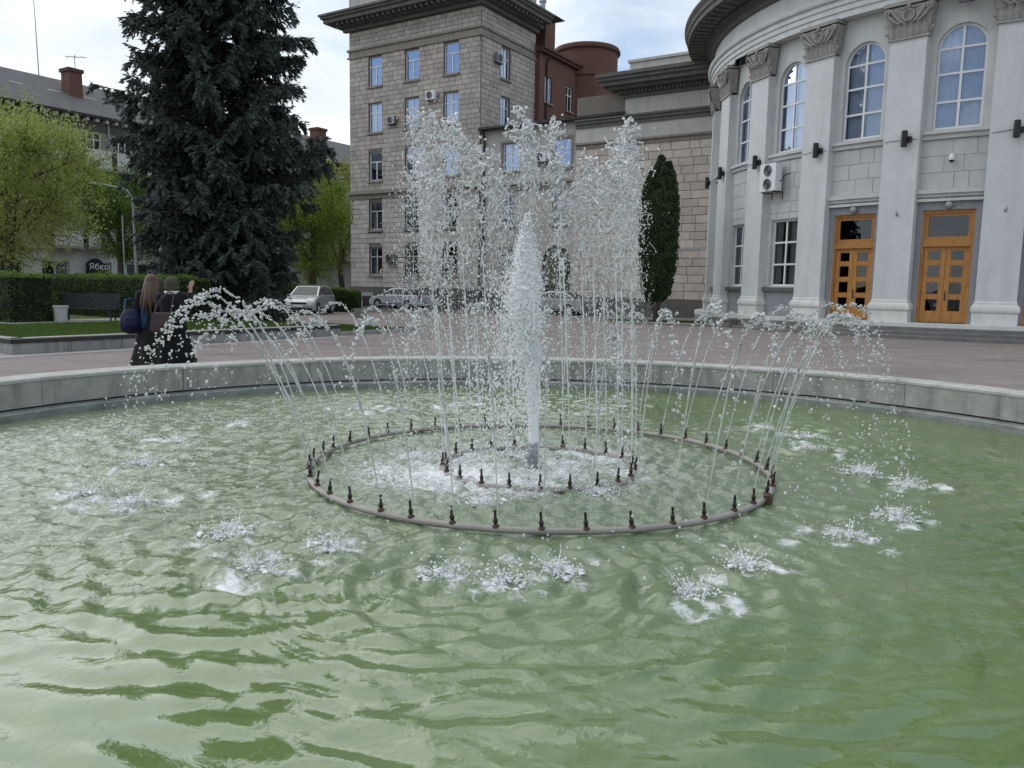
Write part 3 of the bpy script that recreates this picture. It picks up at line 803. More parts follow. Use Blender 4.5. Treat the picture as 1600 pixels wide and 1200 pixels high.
def capital(mpp, parent):
    """leafy capital with ring and scrolls on a pilaster"""
    c = MB(); w = 0.66
    c.box(-w - .05, w + .05, 10.83, 10.91, -.05, .07, mpp)
    c.box(-w, w, 10.91, 11.98, -.05, .02, mpp)
    # bell that flares to the top
    q0 = [(-w, 10.92), (w, 10.92)]
    vs = [mpp(-w, 10.92, 0.02), mpp(w, 10.92, 0.02), mpp(w + .18, 11.95, .2), mpp(-w - .18, 11.95, .2), mpp(-w, 10.92, -.3), mpp(w, 10.92, -.3), mpp(w + .18, 11.95, -.3), mpp(-w - .18, 11.95, -.3)]
    c.add(vs, [(0, 1, 2, 3), (1, 5, 6, 2), (4, 0, 3, 7), (3, 2, 6, 7)])
    # leaf row
    for k in range(6):
        s = -w + .11 + k * (2 * w - .22) / 5
        rows = []
        for (z, hw, d) in ((10.92, .10, .04), (11.1, .115, .07), (11.25, .11, .10), (11.35, .085, .16), (11.39, .05, .20), (11.36, .035, .23)):
            rows.append((mpp(s - hw, z, d), mpp(s, z, d + .035), mpp(s + hw, z, d)))
        vs = [p for r_ in rows for p in r_]; fs = []
        for a in range(5):
            for b in range(2): fs.append((a * 3 + b, a * 3 + b + 1, (a + 1) * 3 + b + 1, (a + 1) * 3 + b))
        c.add(vs, fs)
        c.tube([mpp(s, 10.93, .08), mpp(s, 11.3, .15)], .014, 4)
    # side leaves at the flanks
    for sd in (-1, 1):
        for z in (11.0, 11.3):
            c.tube([mpp(sd * w, z, -.05), mpp(sd * (w + .12), z + .12, .02), mpp(sd * (w + .2), z + .13, .05)], [.07, .06, .02], 6)
    # centre ring and swept stems
    nrm = Vector(mpp(0, 11.6, 1)) - Vector(mpp(0, 11.6, 0))
    c.torus(mpp(0, 11.63, .2), nrm, .19, .035, 20, 6)
    c.torus(mpp(0, 11.63, .19), nrm, .12, .018, 16, 5)
    for sd in (-1, 1):
        pts = [mpp(sd * .08, 11.34, .14), mpp(sd * .27, 11.45, .19), mpp(sd * .42, 11.62, .23), mpp(sd * .56, 11.82, .28), mpp(sd * .70, 11.9, .3)]
        c.tube(pts, [.03, .05, .055, .05, .04], 6)
        pts = [mpp(sd * .3, 11.36, .16), mpp(sd * .5, 11.5, .2), mpp(sd * .66, 11.66, .24), mpp(sd * .78, 11.72, .27)]
        c.tube(pts, [.05, .06, .05, .02], 6)
        # corner scroll
        sp = []
        for k in range(18):
            t = k / 17 * 3.6 * math.pi
            rr = .13 * (1 - k / 21)
            sp.append(mpp(sd * (.72 - rr * math.cos(t)), 11.8 + rr * math.sin(t), .26 + .003 * k))
        c.tube(sp, .032, 5)
        c.tube([mpp(sd * .1, 11.9, .2), mpp(sd * .2, 11.86, .22), mpp(sd * .3, 11.92, .21)], .03, 5)
    # flower on the abacus and the abacus
    c.torus(mpp(0, 11.93, .25), nrm, .05, .035, 10, 5)
    c.box(-w - .2, w + .2, 12.0, 12.13, -.25, .26, mpp)
    return c

for i in range(1, NB):
    a = pil_a[i]
    mpp0 = cmap(RC, RP, a)
    P0 = Vector(mpp0(0, 0, 0)); nrm = Vector((math.cos(a), math.sin(a), 0)); tng = Vector((-math.sin(a), math.cos(a), 0))
    mpp = (lambda P0, nrm, tng: (lambda s, z, d: tuple(P0 + tng * s + nrm * d + Vector((0, 0, z)))))(P0, nrm, tng)
    w = 0.635
    s = MB(); s.box(-w, w, 1.25, 10.83, -0.42, 0.0, mpp)
    pil = s.build("pilaster", M["rotunda_paint"], rot)
    b = MB()
    prof = [(0.0, 1.40), (.03, 1.34), (.035, 1.27), (.07, 1.25), (.10, 1.20), (.12, 1.12), (.12, 1.06), (.10, 1.0), (.05, .97), (.075, .96), (.075, .50)]
    rings = []
    for (o, z) in prof: rings.append([mpp(-w - o, z, -.42), mpp(w + o, z, -.42), mpp(w + o, z, o), mpp(-w - o, z, o)])
    b.loft(rings); b.build("pilaster_base", M["pedestal_paint"], pil)
    capital(mpp, rot).build("capital", M["capital_stone"], pil)

def cyl_ring(mb, prof, a0, a1, n=110):
    vs = []; fs = []; k = len(prof)
    for i in range(n + 1):
        a = a0 + (a1 - a0) * i / n
        for r, z in prof: vs.append((RC[0] + r * math.cos(a), RC[1] + r * math.sin(a), z))
    for i in range(n):
        for q in range(k - 1): fs.append((i * k + q, (i + 1) * k + q, (i + 1) * k + q + 1, i * k + q + 1))
    return mb.add(vs, fs)
AL, AR = math.pi * 0.70, math.pi * 1.80       # the round part
cyl_ring(MB(), [(RWL - .3, 12.13), (14.0, 12.13), (14.0, 12.36), (14.06, 12.38), (14.06, 12.58), (14.12, 12.6), (14.12, 12.78), (14.22, 12.82), (14.26, 12.9), (14.26, 12.97), (13.95, 13.0)], AL, AR).build("architrave", M["rotunda_paint"], rot)
cyl_ring(MB(), [(13.95, 12.98), (13.95, 13.78)], AL, AR).build("frieze", M["rotunda_paint"], rot)
cyl_ring(MB(), [(13.95, 13.76), (14.1, 13.8), (14.14, 13.95), (14.3, 14.0), (14.36, 14.2), (14.75, 14.26), (15.0, 14.28), (15.36, 14.3), (15.36, 14.52), (15.44, 14.58), (15.44, 14.74), (15.56, 14.9), (15.56, 15.0), (14.0, 15.3)], AL, AR, 130).build("cornice", M["dark_trim"], rot)
n_d = 0
for k in range(330):
    a = math.pi * 0.86 + k * 0.0125
    if a > math.pi * 1.52: break
    m0 = cmap(RC, 14.3, a)
    b = MB(); b.box(-.05, .05, 14.02, 14.18, -.02, .14, m0); b.build("dentil", M["dark_trim"], rot)
for k in range(60):
    a = math.pi * 0.86 + k * 0.036
    if a > math.pi * 1.52: break
    m0 = cmap(RC, 14.4, a)
    b = MB(); b.box(-.11, .11, 14.21, 14.288, .02, .82, m0); b.build("modillion", M["dark_trim"], rot)
cyl_ring(MB(), [(14.0, 15.3), (14.0, 16.7), (14.2, 16.75), (14.2, 17.0), (13.4, 17.0)], AL, AR).build("attic", M["rotunda_paint"], rot)  # unseen attic added above the cornice for its reflection in the pool
mb = MB(); mb.add([(RC[0] + 13.5 * math.cos(2 * math.pi * k / 48), RC[1] + 13.5 * math.sin(2 * math.pi * k / 48), 16.9) for k in range(48)], [tuple(range(48))]); mb.build("roof", M["zinc"], rot)
cyl_ring(MB(), [(11.8, 0), (11.8, 16.8)], 0, 2 * math.pi, 64).build("dark_backing", M["interior"], rot)  # unseen dark drum added so no daylight leaks through the windows
# stylobate and steps
cyl_ring(MB(), [(13.2, .55), (14.42, .55), (14.42, .36)], math.pi * .8, AR, 120).build("platform", M["pedestal_paint"], rot)
aL = R(-159.5)
cyl_ring(MB(), [(14.40, .40), (14.40, -.02)], math.pi * .8, aL + 2 * math.pi, 60).build("platform_wall", M["plinth_grey"], rot)
for k in range(4):
    r0 = 14.42 + k * 0.31; z1 = 0.55 - k * 0.14
    if k == 0: continue
    st = MB(); aa, bb = aL + 2 * math.pi, AR
    n = 90; vs = []; fs = []
    prof = [(r0 - .32, z1), (r0 - .015, z1), (r0, z1 - .015), (r0, z1 - .14)]
    cyl_ring(st, prof, aa, bb, n)
    i0 = len(st.v)
    st.add([(RC[0] + r * math.cos(aa), RC[1] + r * math.sin(aa), z) for r, z in ((r0 - .32, z1), (r0, z1), (r0, -.02), (r0 - .32, -.02))], [(0, 1, 2, 3)])
    st.build("step", M["step_stone"], rot)
st = MB(); cyl_ring(st, [(14.42, .40), (14.42, .26)], aL + 2 * math.pi, AR, 90); st.build("step_riser", M["step_stone"], rot)
# cheek block at the left end of the steps
ck = MB(); m0 = cmap(RC, 14.4, aL); ck.box(-1.15, -0.02, -.02, .30, 0.0, 1.05, m0, 3); ck.box(-1.19, 0.02, .30, .40, -0.0, 1.1, m0, 3); ck.build("step_cheek", M["step_stone"], rot)

# ------------------------------------------------------------------ things fixed to the rotunda
NAMES_R = ["at the right edge", "between the two wooden doors", "left of the left wooden door", "between the two lower windows", "on the far left narrow pilaster", "at the rotunda's left edge"]
for j, i in enumerate(range(1, 7)):
    a = pil_a[i]; m0 = cmap(RC, RP, a)
    so = 0.16
    l = empty("wall_light", label="black up-down wall light on the pilaster " + NAMES_R[j], cat="wall light", group="black lights on the rotunda pilasters")
    b = MB(); c0, c1 = Vector(m0(so, 6.97, .17)), Vector(m0(so, 7.55, .17))
    b.tube([c0, c0 + Vector((0, 0, .02)), c1 - Vector((0, 0, .02)), c1], [.095, .105, .105, .095], 14); b.build("housing", M["black_metal"], l)
    b = MB(); b.box(so - .04, so + .22, 7.14, 7.34, 0.002, .10, m0); b.build("bracket", M["black_metal"], l)
cb = MB(); pts = []
for k in range(121):
    a = pil_a[1] + .12 + (pil_a[6] - pil_a[1] - .12) * k / 120
    ph = ((a - pil_a[1]) / DA) % 1.0
    onp = min(ph, 1 - ph) < 0.19
    r = (RP if onp else RP - .06) + .02
    pts.append((RC[0] + r * math.cos(a), RC[1] + r * math.sin(a), 7.27 - 0.10 * math.sin(math.pi * ph) + .012 * math.sin(k * 1.3)))
cb.tube(pts, .013, 5)
tag(cb.build("cable", M["grey_metal"]), "thin grey cable sagging between the rotunda's black wall lights", "cable")

def ac_unit(mp_, s, z, w, h, dpt, label, fans=1, group=None, off=0.06, m=None):
    o = empty("air_conditioner", label=label, cat="air conditioner", group=group)
    b = MB(); b.box(s, s + w, z, z + h, off, off + dpt, mp_); b.build("casing", m or M["white_pvc"], o)
    for k in range(fans):
        fr_ = min(w, h / fans) * 0.40
        cz = z + h * (k + .5) / fans; cs = s + (w * .5 if fans > 1 else w * .42)
        g = MB(); c0, c1 = Vector(mp_(cs, cz, off + dpt)), Vector(mp_(cs, cz, off + dpt + .02))
        g.tube([c0, c1], fr_, 18)
        gr = g.build("fan_grille", M["black_metal"], o)
        for q in (.35, .68, 1.0):
            t = MB(); t.torus(c1 + (c1 - c0) * .3, c1 - c0, fr_ * q, .012, 16, 4); t.build("grille_ring", M["grey_metal"], gr)
    b = MB()
    for q in (.15, .85): b.box(s + w * q - .02, s + w * q + .02, z - .06, z - .02, 0, off + dpt, mp_); b.box(s + w * q - .02, s + w * q + .02, z - .35, z - .06, 0, .04, mp_)
    b.build("bracket", M["black_metal"], o)
    b = MB(); b.tube([mp_(s + w + .0, z + h * .35, off + .1), mp_(s + w + .14, z + h * .35, off + .1), mp_(s + w + .16, z + h * .5, off + .05), mp_(s + w + .2, z + h * .62, .03)], .022, 6); b.build("pipe", M["black_metal"], o)
    return o
mbay3 = cmap(RC, RWL, (pil_a[3] + pil_a[4]) / 2)
ac_unit(mbay3, -1.0, 5.9, 0.95, 1.15, 0.36, "tall white twin-fan air conditioner on the rotunda wall", 2, off=.25)
ac_unit(front, -4.45, 14.5, .8, .6, .3, "small white air conditioner on the stone house beside fourth-floor window")
ac_unit(front, -8.05, 13.2, .7, .55, .3, "small grey air conditioner left of the middle window on the stone house", m=M["grey_metal"])
ac_unit(side, 1.5, 16.9, .75, .6, .3, "air conditioner on the stone house's right flank", m=M["grey_metal"])
ac_unit(wfront, 4.5, 9.7, .8, .6, .3, "air conditioner on the plaster wing between its upper windows")
ac_unit(front, -8.2, 3.3, .8, .6, .3, "air conditioner between ground-floor windows of the stone house", m=M["grey_metal"])

def floodlight(mp_, s, z, label):
    o = empty("floodlight", label=label, cat="floodlight", group="floodlights on the rotunda")
    b = MB()
    def m2(a, b_, c): return mp_(s + a, z + b_ - c * .35, c)
    b.box(-.22, .22, -.18, .18, .35, .6, m2); b.build("housing", M["black_metal"], o)
    b = MB(); b.box(-.19, .19, -.15, .15, .601, .61, m2); b.build("lens", M["glass_dark"], o)
    b = MB(); b.tube([mp_(s, z + .1, 0), mp_(s, z, .38)], .03, 6); b.tube([mp_(s - .25, z - .1, .45), mp_(s - .25, z + .1, .3), mp_(s + .25, z + .1, .3), mp_(s + .25, z - .1, .45)], .018, 5); b.build("bracket", M["black_metal"], o)
floodlight(cmap(RC, RWL, (pil_a[1] + pil_a[2]) / 2), 0.1, 12.05, "black floodlight above the rotunda's right arched window")
floodlight(cmap(RC, RP, pil_a[4]), -0.95, 11.95, "black floodlight between the two left capitals of the rotunda")
# dome security camera over the right door
mdoor = cmap(RC, RWL, (pil_a[1] + pil_a[2]) / 2)
sc_ = empty("security_camera", label="white dome security camera above the larger wooden door", cat="camera")
b = MB(); pc = Vector(mdoor(-.02, 6.42, .2)); b.lathe([(.0, .0), (.03, .22), (.05, .2), (.10, .1), (.11, 0), (.1, -.02)], 12, tuple(pc)); b.tube([mdoor(-.02, 6.6, .02), mdoor(-.02, 6.62, .2)], .03, 6); b.build("housing", M["white_pvc"], sc_, True)
b = MB(); b.lathe([(.09, 0), (.085, -.05), (.05, -.09), (0, -.1)], 12, tuple(pc)); b.build("dome", M["black_metal"], sc_, True)
for i, nm in ((1, "right of the larger wooden door"), (2, "between the two wooden doors")):
    m0 = cmap(RC, RP, pil_a[i]); o = empty("wall_hook", label="small bent metal hook on the pilaster " + nm, cat="hook", group="metal hooks on pilasters")
    b = MB(); b.tube([m0(0.05, 4.55, 0), m0(.05, 4.5, .1), m0(.08, 4.52, .16), m0(.08, 4.68, .17)], .016, 6); b.build("arm", M["grey_metal"], o)
    b = MB(); b.tube([m0(0.05, 4.55, .001), m0(.05, 4.55, .015)], .06, 10); b.build("plate", M["grey_metal"], o)
# ------------------------------------------------------------------ water
FC = Vector((0.25, 6.93, 0))
R_OUT, R_IN = 2.0, 0.86
N_OUT, N_IN = 42, 22
def land_r(a): return 3.18 + 0.42 * math.sin(a) - 0.25 * math.cos(a) + 0.3 * math.cos(a) ** 2
SPL = [(-1.39, 4.29, .30), (-1.81, 4.9, .27), (-1.1, 4.67, .2), (-0.34, 4.22, .24), (-0.02, 4.15, .26), (0.27, 4.30, .22), (0.97, 4.02, .22), (1.39, 4.45, .25),
       (2.24, 5.01, .27), (2.76, 5.47, .27), (3.16, 6.95, .26), (3.34, 6.46, .24), (3.12, 7.96, .28), (3.23, 8.67, .3), (2.97, 9.21, .3), (-3.34, 7.79, .34),
       (-3.07, 8.87, .34), (-2.73, 5.52, .3), (-3.19, 5.81, .3), (-3.23, 6.79, .3), (-1.98, 10.04, .34), (1.2, 10.4, .34), (-0.7, 10.4, .34), (0.3, 10.5, .3)]
INNER_SPL = [(-1.1, 6.7, .42), (-0.46, 7.14, .42), (0.68, 6.11, .22), (-0.6, 6.2, .4), (-.9, 7.3, .4), (0.22, 6.62, .55), (0.1, 6.0, .3), (.5, 6.9, .4), (-.2, 5.75, .25), (.2, 7.4, .4)]

N = 620
ax_ = np.linspace(-6.33, 6.33, N)
GX, GY = np.meshgrid(ax_, ax_, indexing='xy')
WX, WY = GX + BC.x, GY + BC.y
rb = np.hypot(GX, GY)
rf_ = np.hypot(WX - FC.x, WY - FC.y)
rng = np.random.default_rng(5)
H = np.zeros_like(GX)
# slow swell and reflections from the rim: waves from all sides
for k in range(30):
    lam = rng.uniform(0.3, 1.1); th_ = rng.uniform(0, 2 * math.pi); A = lam * rng.uniform(.4, 1.0) * .0014
    kx, ky = 2 * math.pi / lam * math.cos(th_), 2 * math.pi / lam * math.sin(th_)
    warp = 0.12 * np.sin(WX * rng.uniform(.6, 1.6) + rng.uniform(0, 6)) + 0.12 * np.sin(WY * rng.uniform(.6, 1.6) + rng.uniform(0, 6))
    H += A * np.sin(kx * (WX + warp) + ky * (WY - warp) + rng.uniform(0, 6.28))
# waves that run outwards from the fountain, each only over part of the circle
angf = np.arctan2(WY - FC.y, WX - FC.x)
for k in range(46):
    lam = rng.uniform(0.13, 0.45); A = lam * rng.uniform(.5, 1.0) * .0019
    ox, oy = rng.normal(0, .9, 2); dd_ = np.hypot(WX - FC.x - ox, WY - FC.y - oy)
    m1, m2 = rng.integers(2, 9), rng.integers(5, 17)
    env = np.clip(.5 + .6 * np.sin(m1 * angf + rng.uniform(0, 6.28) + 1.4 * np.sin(dd_ * rng.uniform(.5, 1.5))) , 0, 1)
    H += A * env * np.sin(2 * math.pi * dd_ / lam + rng.uniform(0, 6.28) + rng.uniform(.8, 2.3) * np.sin(m2 * angf + rng.uniform(0, 6.28)))
# rings that spread from every splash
for (x, y, s) in SPL:
    d = np.hypot(WX - x, WY - y)
    for k in range(3):
        lam = rng.uniform(0.13, 0.34)
        H += 0.010 * lam * 3 * np.exp(-d / 1.05) * np.sin(2 * math.pi * d / lam + rng.uniform(0, 6.28) + 0.6 * np.sin(3 * np.arctan2(WY - y, WX - x))) * np.clip(d / .15, 0, 1)
# chop under the falling water
chop = np.exp(-np.clip(rf_ - 0.9, 0, None) ** 2 / 1.1)
for k in range(40):
    lam = rng.uniform(0.07, 0.24); th_ = rng.uniform(0, 2 * math.pi)
    kx, ky = 2 * math.pi / lam * math.cos(th_), 2 * math.pi / lam * math.sin(th_)
    H += 0.0105 * lam * 1.6 * chop * np.sin(kx * WX + ky * WY + rng.uniform(0, 6.28) + 1.2 * np.sin(WX * 5 + k) + 1.2 * np.sin(WY * 5.5 - k))
# small ripples all over the middle of the pool
mid = np.exp(-np.clip(rf_ - 2.6, 0, None) ** 2 / 1.2)
for k in range(34):
    lam = rng.uniform(0.085, 0.2); th_ = rng.uniform(0, 2 * math.pi)
    kx, ky = 2 * math.pi / lam * math.cos(th_), 2 * math.pi / lam * math.sin(th_)
    H += 0.0034 * lam * mid * np.sin(kx * WX + ky * WY + rng.uniform(0, 6.28) + 1.3 * np.sin(WX * 3.1 + k) + 1.3 * np.sin(WY * 3.6 - 2 * k))
# windward ripples on the left side
left = 1 / (1 + np.exp((WX + 0.9) * 1.2)) * np.clip((rf_ - 1.6) / 1.2, 0, 1) / (1 + np.exp(-(WY - 4.1) * 2.2))
for k in range(26):
    lam = rng.uniform(0.08, 0.22); th_ = rng.normal(2.4, 0.55)
    kx, ky = 2 * math.pi / lam * math.cos(th_), 2 * math.pi / lam * math.sin(th_)
    H += 0.0085 * lam * left * np.sin(kx * WX + ky * WY + rng.uniform(0, 6.28) + 1.0 * np.sin(WX * 2.2 + k) + 1.0 * np.sin(WY * 2.5 - k))
H *= np.clip((6.3 - rb) / 0.5, 0.25, 1)
foam = (0.53 + .2 * np.sin(WX * 7 + 2 * np.sin(WY * 5)) * np.sin(WY * 8 + WX * 3)) * np.exp(-np.clip(rf_ - 0.75, 0, None) ** 2 / 0.35)
foam = np.maximum(foam, 0.78 * np.exp(-((WX + .45) ** 2 / 1.3 + (WY - 6.55) ** 2 / .75)))
for (x, y, s) in SPL:
    for k in range(9):
        ox, oy = rng.normal(0, s * .55, 2); sa, sb = s * rng.uniform(.25, .8), s * rng.uniform(.15, .5); rt = rng.uniform(0, 3.14)
        dx_, dy_ = WX - x - ox, WY - y - oy
        px_, py_ = dx_ * math.cos(rt) + dy_ * math.sin(rt), -dx_ * math.sin(rt) + dy_ * math.cos(rt)
        foam = np.maximum(foam, rng.uniform(.45, .74) * np.exp(-(px_ / sa) ** 2 - (py_ / sb) ** 2))
for (x, y, s) in INNER_SPL: foam = np.maximum(foam, 0.68 * np.exp(-((WX - x) ** 2 + (WY - y) ** 2) / (s * .75) ** 2))
idx = -np.ones(N * N, dtype=np.int64)
keepv = (rb <= 6.31).ravel()
idx[keepv] = np.arange(keepv.sum())
I, J = np.meshgrid(np.arange(N - 1), np.arange(N - 1), indexing='ij')
q = np.stack([I * N + J, I * N + J + 1, (I + 1) * N + J + 1, (I + 1) * N + J], -1).reshape(-1, 4)
q = idx[q]; q = q[(q >= 0).all(1)]
V = np.stack([WX.ravel()[keepv], WY.ravel()[keepv], H.ravel()[keepv]], 1)

def water_mat():
    m = bpy.data.materials.new("pool_water"); m.use_nodes = True
    t = m.node_tree; t.nodes.clear(); Lk = t.links.new
    out = t.nodes.new("ShaderNodeOutputMaterial"); b = t.nodes.new("ShaderNodeBsdfPrincipled"); Lk(b.outputs[0], out.inputs[0])
    geo = t.nodes.new("ShaderNodeNewGeometry")
    n = t.nodes.new("ShaderNodeTexNoise"); n.inputs["Scale"].default_value = 0.75; n.inputs["Detail"].default_value = 7
    Lk(geo.outputs["Position"], n.inputs["Vector"])
    r = t.nodes.new("ShaderNodeValToRGB"); r.color_ramp.elements[0].position = .3; r.color_ramp.elements[1].position = .72
    r.color_ramp.elements[0].color = (0.100, 0.155, 0.045, 1); r.color_ramp.elements[1].color = (0.150, 0.205, 0.078, 1)
    Lk(n.outputs["Fac"], r.inputs["Fac"])
    fa = t.nodes.new("ShaderNodeAttribute"); fa.attribute_name = "foam"
    ch_ = t.nodes.new("ShaderNodeAttribute"); ch_.attribute_name = "chop"
    fn = t.nodes.new("ShaderNodeTexNoise"); fn.inputs["Scale"].default_value = 13; fn.inputs["Detail"].default_value = 9; fn.inputs["Roughness"].default_value = .72; fn.inputs["Distortion"].default_value = 1.2
    Lk(geo.outputs["Position"], fn.inputs["Vector"])
    # foam where the turbulence outweighs the noise
    ma = t.nodes.new("ShaderNodeMath"); ma.operation = 'MULTIPLY_ADD'; ma.inputs[1].default_value = 0.62; Lk(fa.outputs["Fac"], ma.inputs[0]); Lk(fn.outputs["Fac"], ma.inputs[2])
    mr = t.nodes.new("ShaderNodeMapRange"); mr.inputs["From Min"].default_value = .72; mr.inputs["From Max"].default_value = .98; mr.clamp = True; Lk(ma.outputs[0], mr.inputs["Value"])
    # tiny bubbles turn the water milky round the fountain
    mk = t.nodes.new("ShaderNodeMix"); mk.data_type = 'RGBA'; mk.inputs["B"].default_value = (.20, .245, .165, 1)
    mm = t.nodes.new("ShaderNodeMath"); mm.operation = 'MULTIPLY'; mm.inputs[1].default_value = .65; Lk(ch_.outputs["Fac"], mm.inputs[0]); Lk(mm.outputs[0], mk.inputs["Factor"]); Lk(r.outputs["Color"], mk.inputs["A"])
    mx = t.nodes.new("ShaderNodeMix"); mx.data_type = 'RGBA'; mx.inputs["B"].default_value = (.78, .80, .79, 1)
    Lk(mr.outputs[0], mx.inputs["Factor"]); Lk(mk.outputs["Result"], mx.inputs["A"]); Lk(mx.outputs["Result"], b.inputs["Base Color"])
    ro = t.nodes.new("ShaderNodeMapRange"); ro.inputs["To Min"].default_value = .025; ro.inputs["To Max"].default_value = .55; Lk(mr.outputs[0], ro.inputs["Value"]); Lk(ro.outputs[0], b.inputs["Roughness"])
    b.inputs["IOR"].default_value = 1.7
    b.inputs["Specular IOR Level"].default_value = .5
    # fine ripples
    fb = t.nodes.new("ShaderNodeTexNoise"); fb.inputs["Scale"].default_value = 17; fb.inputs["Detail"].default_value = 5; fb.inputs["Distortion"].default_value = .8
    Lk(geo.outputs["Position"], fb.inputs["Vector"])
    st = t.nodes.new("ShaderNodeMapRange"); st.inputs["To Min"].default_value = .06; st.inputs["To Max"].default_value = .75; Lk(ch_.outputs["Fac"], st.inputs["Value"])
    bp = t.nodes.new("ShaderNodeBump"); bp.inputs["Distance"].default_value = .03; Lk(st.outputs[0], bp.inputs["Strength"]); Lk(fb.outputs["Fac"], bp.inputs["Height"])
    bp2 = t.nodes.new("ShaderNodeBump"); bp2.inputs["Distance"].default_value = .025; bp2.inputs["Strength"].default_value = .35; Lk(mr.outputs[0], bp2.inputs["Height"]); Lk(bp.outputs["Normal"], bp2.inputs["Normal"])
    Lk(bp2.outputs["Normal"], b.inputs["Normal"])
    return m
water = np_mesh("water", V, q, water_mat(), None, True)
for nm, arr in (("foam", foam), ("chop", np.clip(np.maximum(np.exp(-np.clip(rf_ - 1.3, 0, None) ** 2 / 2.6), left * .85), 0, 1))):
    at_ = water.data.attributes.new(nm, 'FLOAT', 'POINT')
    at_.data.foreach_set("value", arr.ravel()[keepv].astype(np.float32))
tag(water, kind="structure")

# ------------------------------------------------------------------ drops
def spray_mat(name, white, rough=0.0):
    """clear glass mixed with white (air in froth, painted-in glints on drops) that scatters light both ways"""
    m = bpy.data.materials.new(name); m.use_nodes = True
    t = m.node_tree; t.nodes.clear(); N_ = t.nodes.new; Lk = t.links.new
    out = N_("ShaderNodeOutputMaterial")
    g = N_("ShaderNodeBsdfPrincipled"); g.inputs["Base Color"].default_value = (1, 1, 1, 1); g.inputs["Transmission Weight"].default_value = 1; g.inputs["IOR"].default_value = 1.333; g.inputs["Roughness"].default_value = rough
    d = N_("ShaderNodeBsdfPrincipled"); d.inputs["Base Color"].default_value = (.96, .97, .98, 1); d.inputs["Roughness"].default_value = .12
    tl_ = N_("ShaderNodeBsdfTranslucent"); tl_.inputs["Color"].default_value = (.97, .98, .98, 1)
    m0 = N_("ShaderNodeMixShader"); m0.inputs[0].default_value = .06; Lk(d.outputs[0], m0.inputs[1]); Lk(tl_.outputs[0], m0.inputs[2])
    geo = N_("ShaderNodeNewGeometry"); no = N_("ShaderNodeTexNoise"); no.inputs["Scale"].default_value = 9; Lk(geo.outputs["Position"], no.inputs["Vector"])
    mr = N_("ShaderNodeMapRange"); mr.inputs["From Min"].default_value = .35; mr.inputs["From Max"].default_value = .65; mr.inputs["To Min"].default_value = max(0, white - .18); mr.inputs["To Max"].default_value = min(1, white + .18)
    Lk(no.outputs["Fac"], mr.inputs["Value"])
    mx = N_("ShaderNodeMixShader"); Lk(mr.outputs[0], mx.inputs[0]); Lk(g.outputs[0], mx.inputs[1]); Lk(m0.outputs[0], mx.inputs[2]); Lk(mx.outputs[0], out.inputs[0])
    return m
M["drop"] = spray_mat("water_drop", 0.5)
M["spray"] = spray_mat("water_spray", 0.70)
M["foam_drop"] = spray_mat("foam_drop", 0.82)
M["froth"] = spray_mat("water_froth", 1.18, .1)

def ico(sub):
    bm = bmesh.new(); bmesh.ops.create_icosphere(bm, subdivisions=sub, radius=1.0)
    bm.verts.ensure_lookup_table()
    v = np.array([x.co[:] for x in bm.verts]); f = np.array([[a.index for a in p.verts] for p in bm.faces]); bm.free()
    return v, f
ICO1, ICO2 = ico(1), ico(2)
def drops_np(P, S, ico_, vel=None, rg=None, wob=0.25):
    """P (n,3) centres, S (n,3) half axes (third along vel); returns verts, faces"""
    rg = rg or RNG
    bv, bf = ico_
    n = len(P)
    d = vel if vel is not None else rg.normal(size=(n, 3))
    d = d / np.maximum(1e-6, np.linalg.norm(d, axis=1))[:, None]
    a = rg.normal(size=(n, 3)); x = a - (a * d).sum(1)[:, None] * d; x /= np.linalg.norm(x, axis=1)[:, None]
    y = np.cross(d, x)
    lump = 1 + wob * (rg.random((n, len(bv))) - .5)
    loc = bv[None] * lump[..., None] * S[:, None, :]
    Vv = P[:, None, :] + loc[..., 0:1] * x[:, None] + loc[..., 1:2] * y[:, None] + loc[..., 2:3] * d[:, None]
    Ff = bf[None] + (np.arange(n) * len(bv))[:, None, None]
    return Vv.reshape(-1, 3), Ff.reshape(-1, 3)
def join_np(parts):
    vs, fs, b = [], [], 0
    for v, f in parts:
        vs.append(v); fs.append(f + b); b += len(v)
    return np.concatenate(vs), np.concatenate(fs)
def tube_np(pts, rad, n=5):
    mb = MB(); mb.tube(pts, list(rad), n, cap=False)
    v = np.array([tuple(x) for x in mb.v]); f = np.array(mb.f)
    return v, np.concatenate([f[:, [0, 1, 2]], f[:, [0, 2, 3]]])

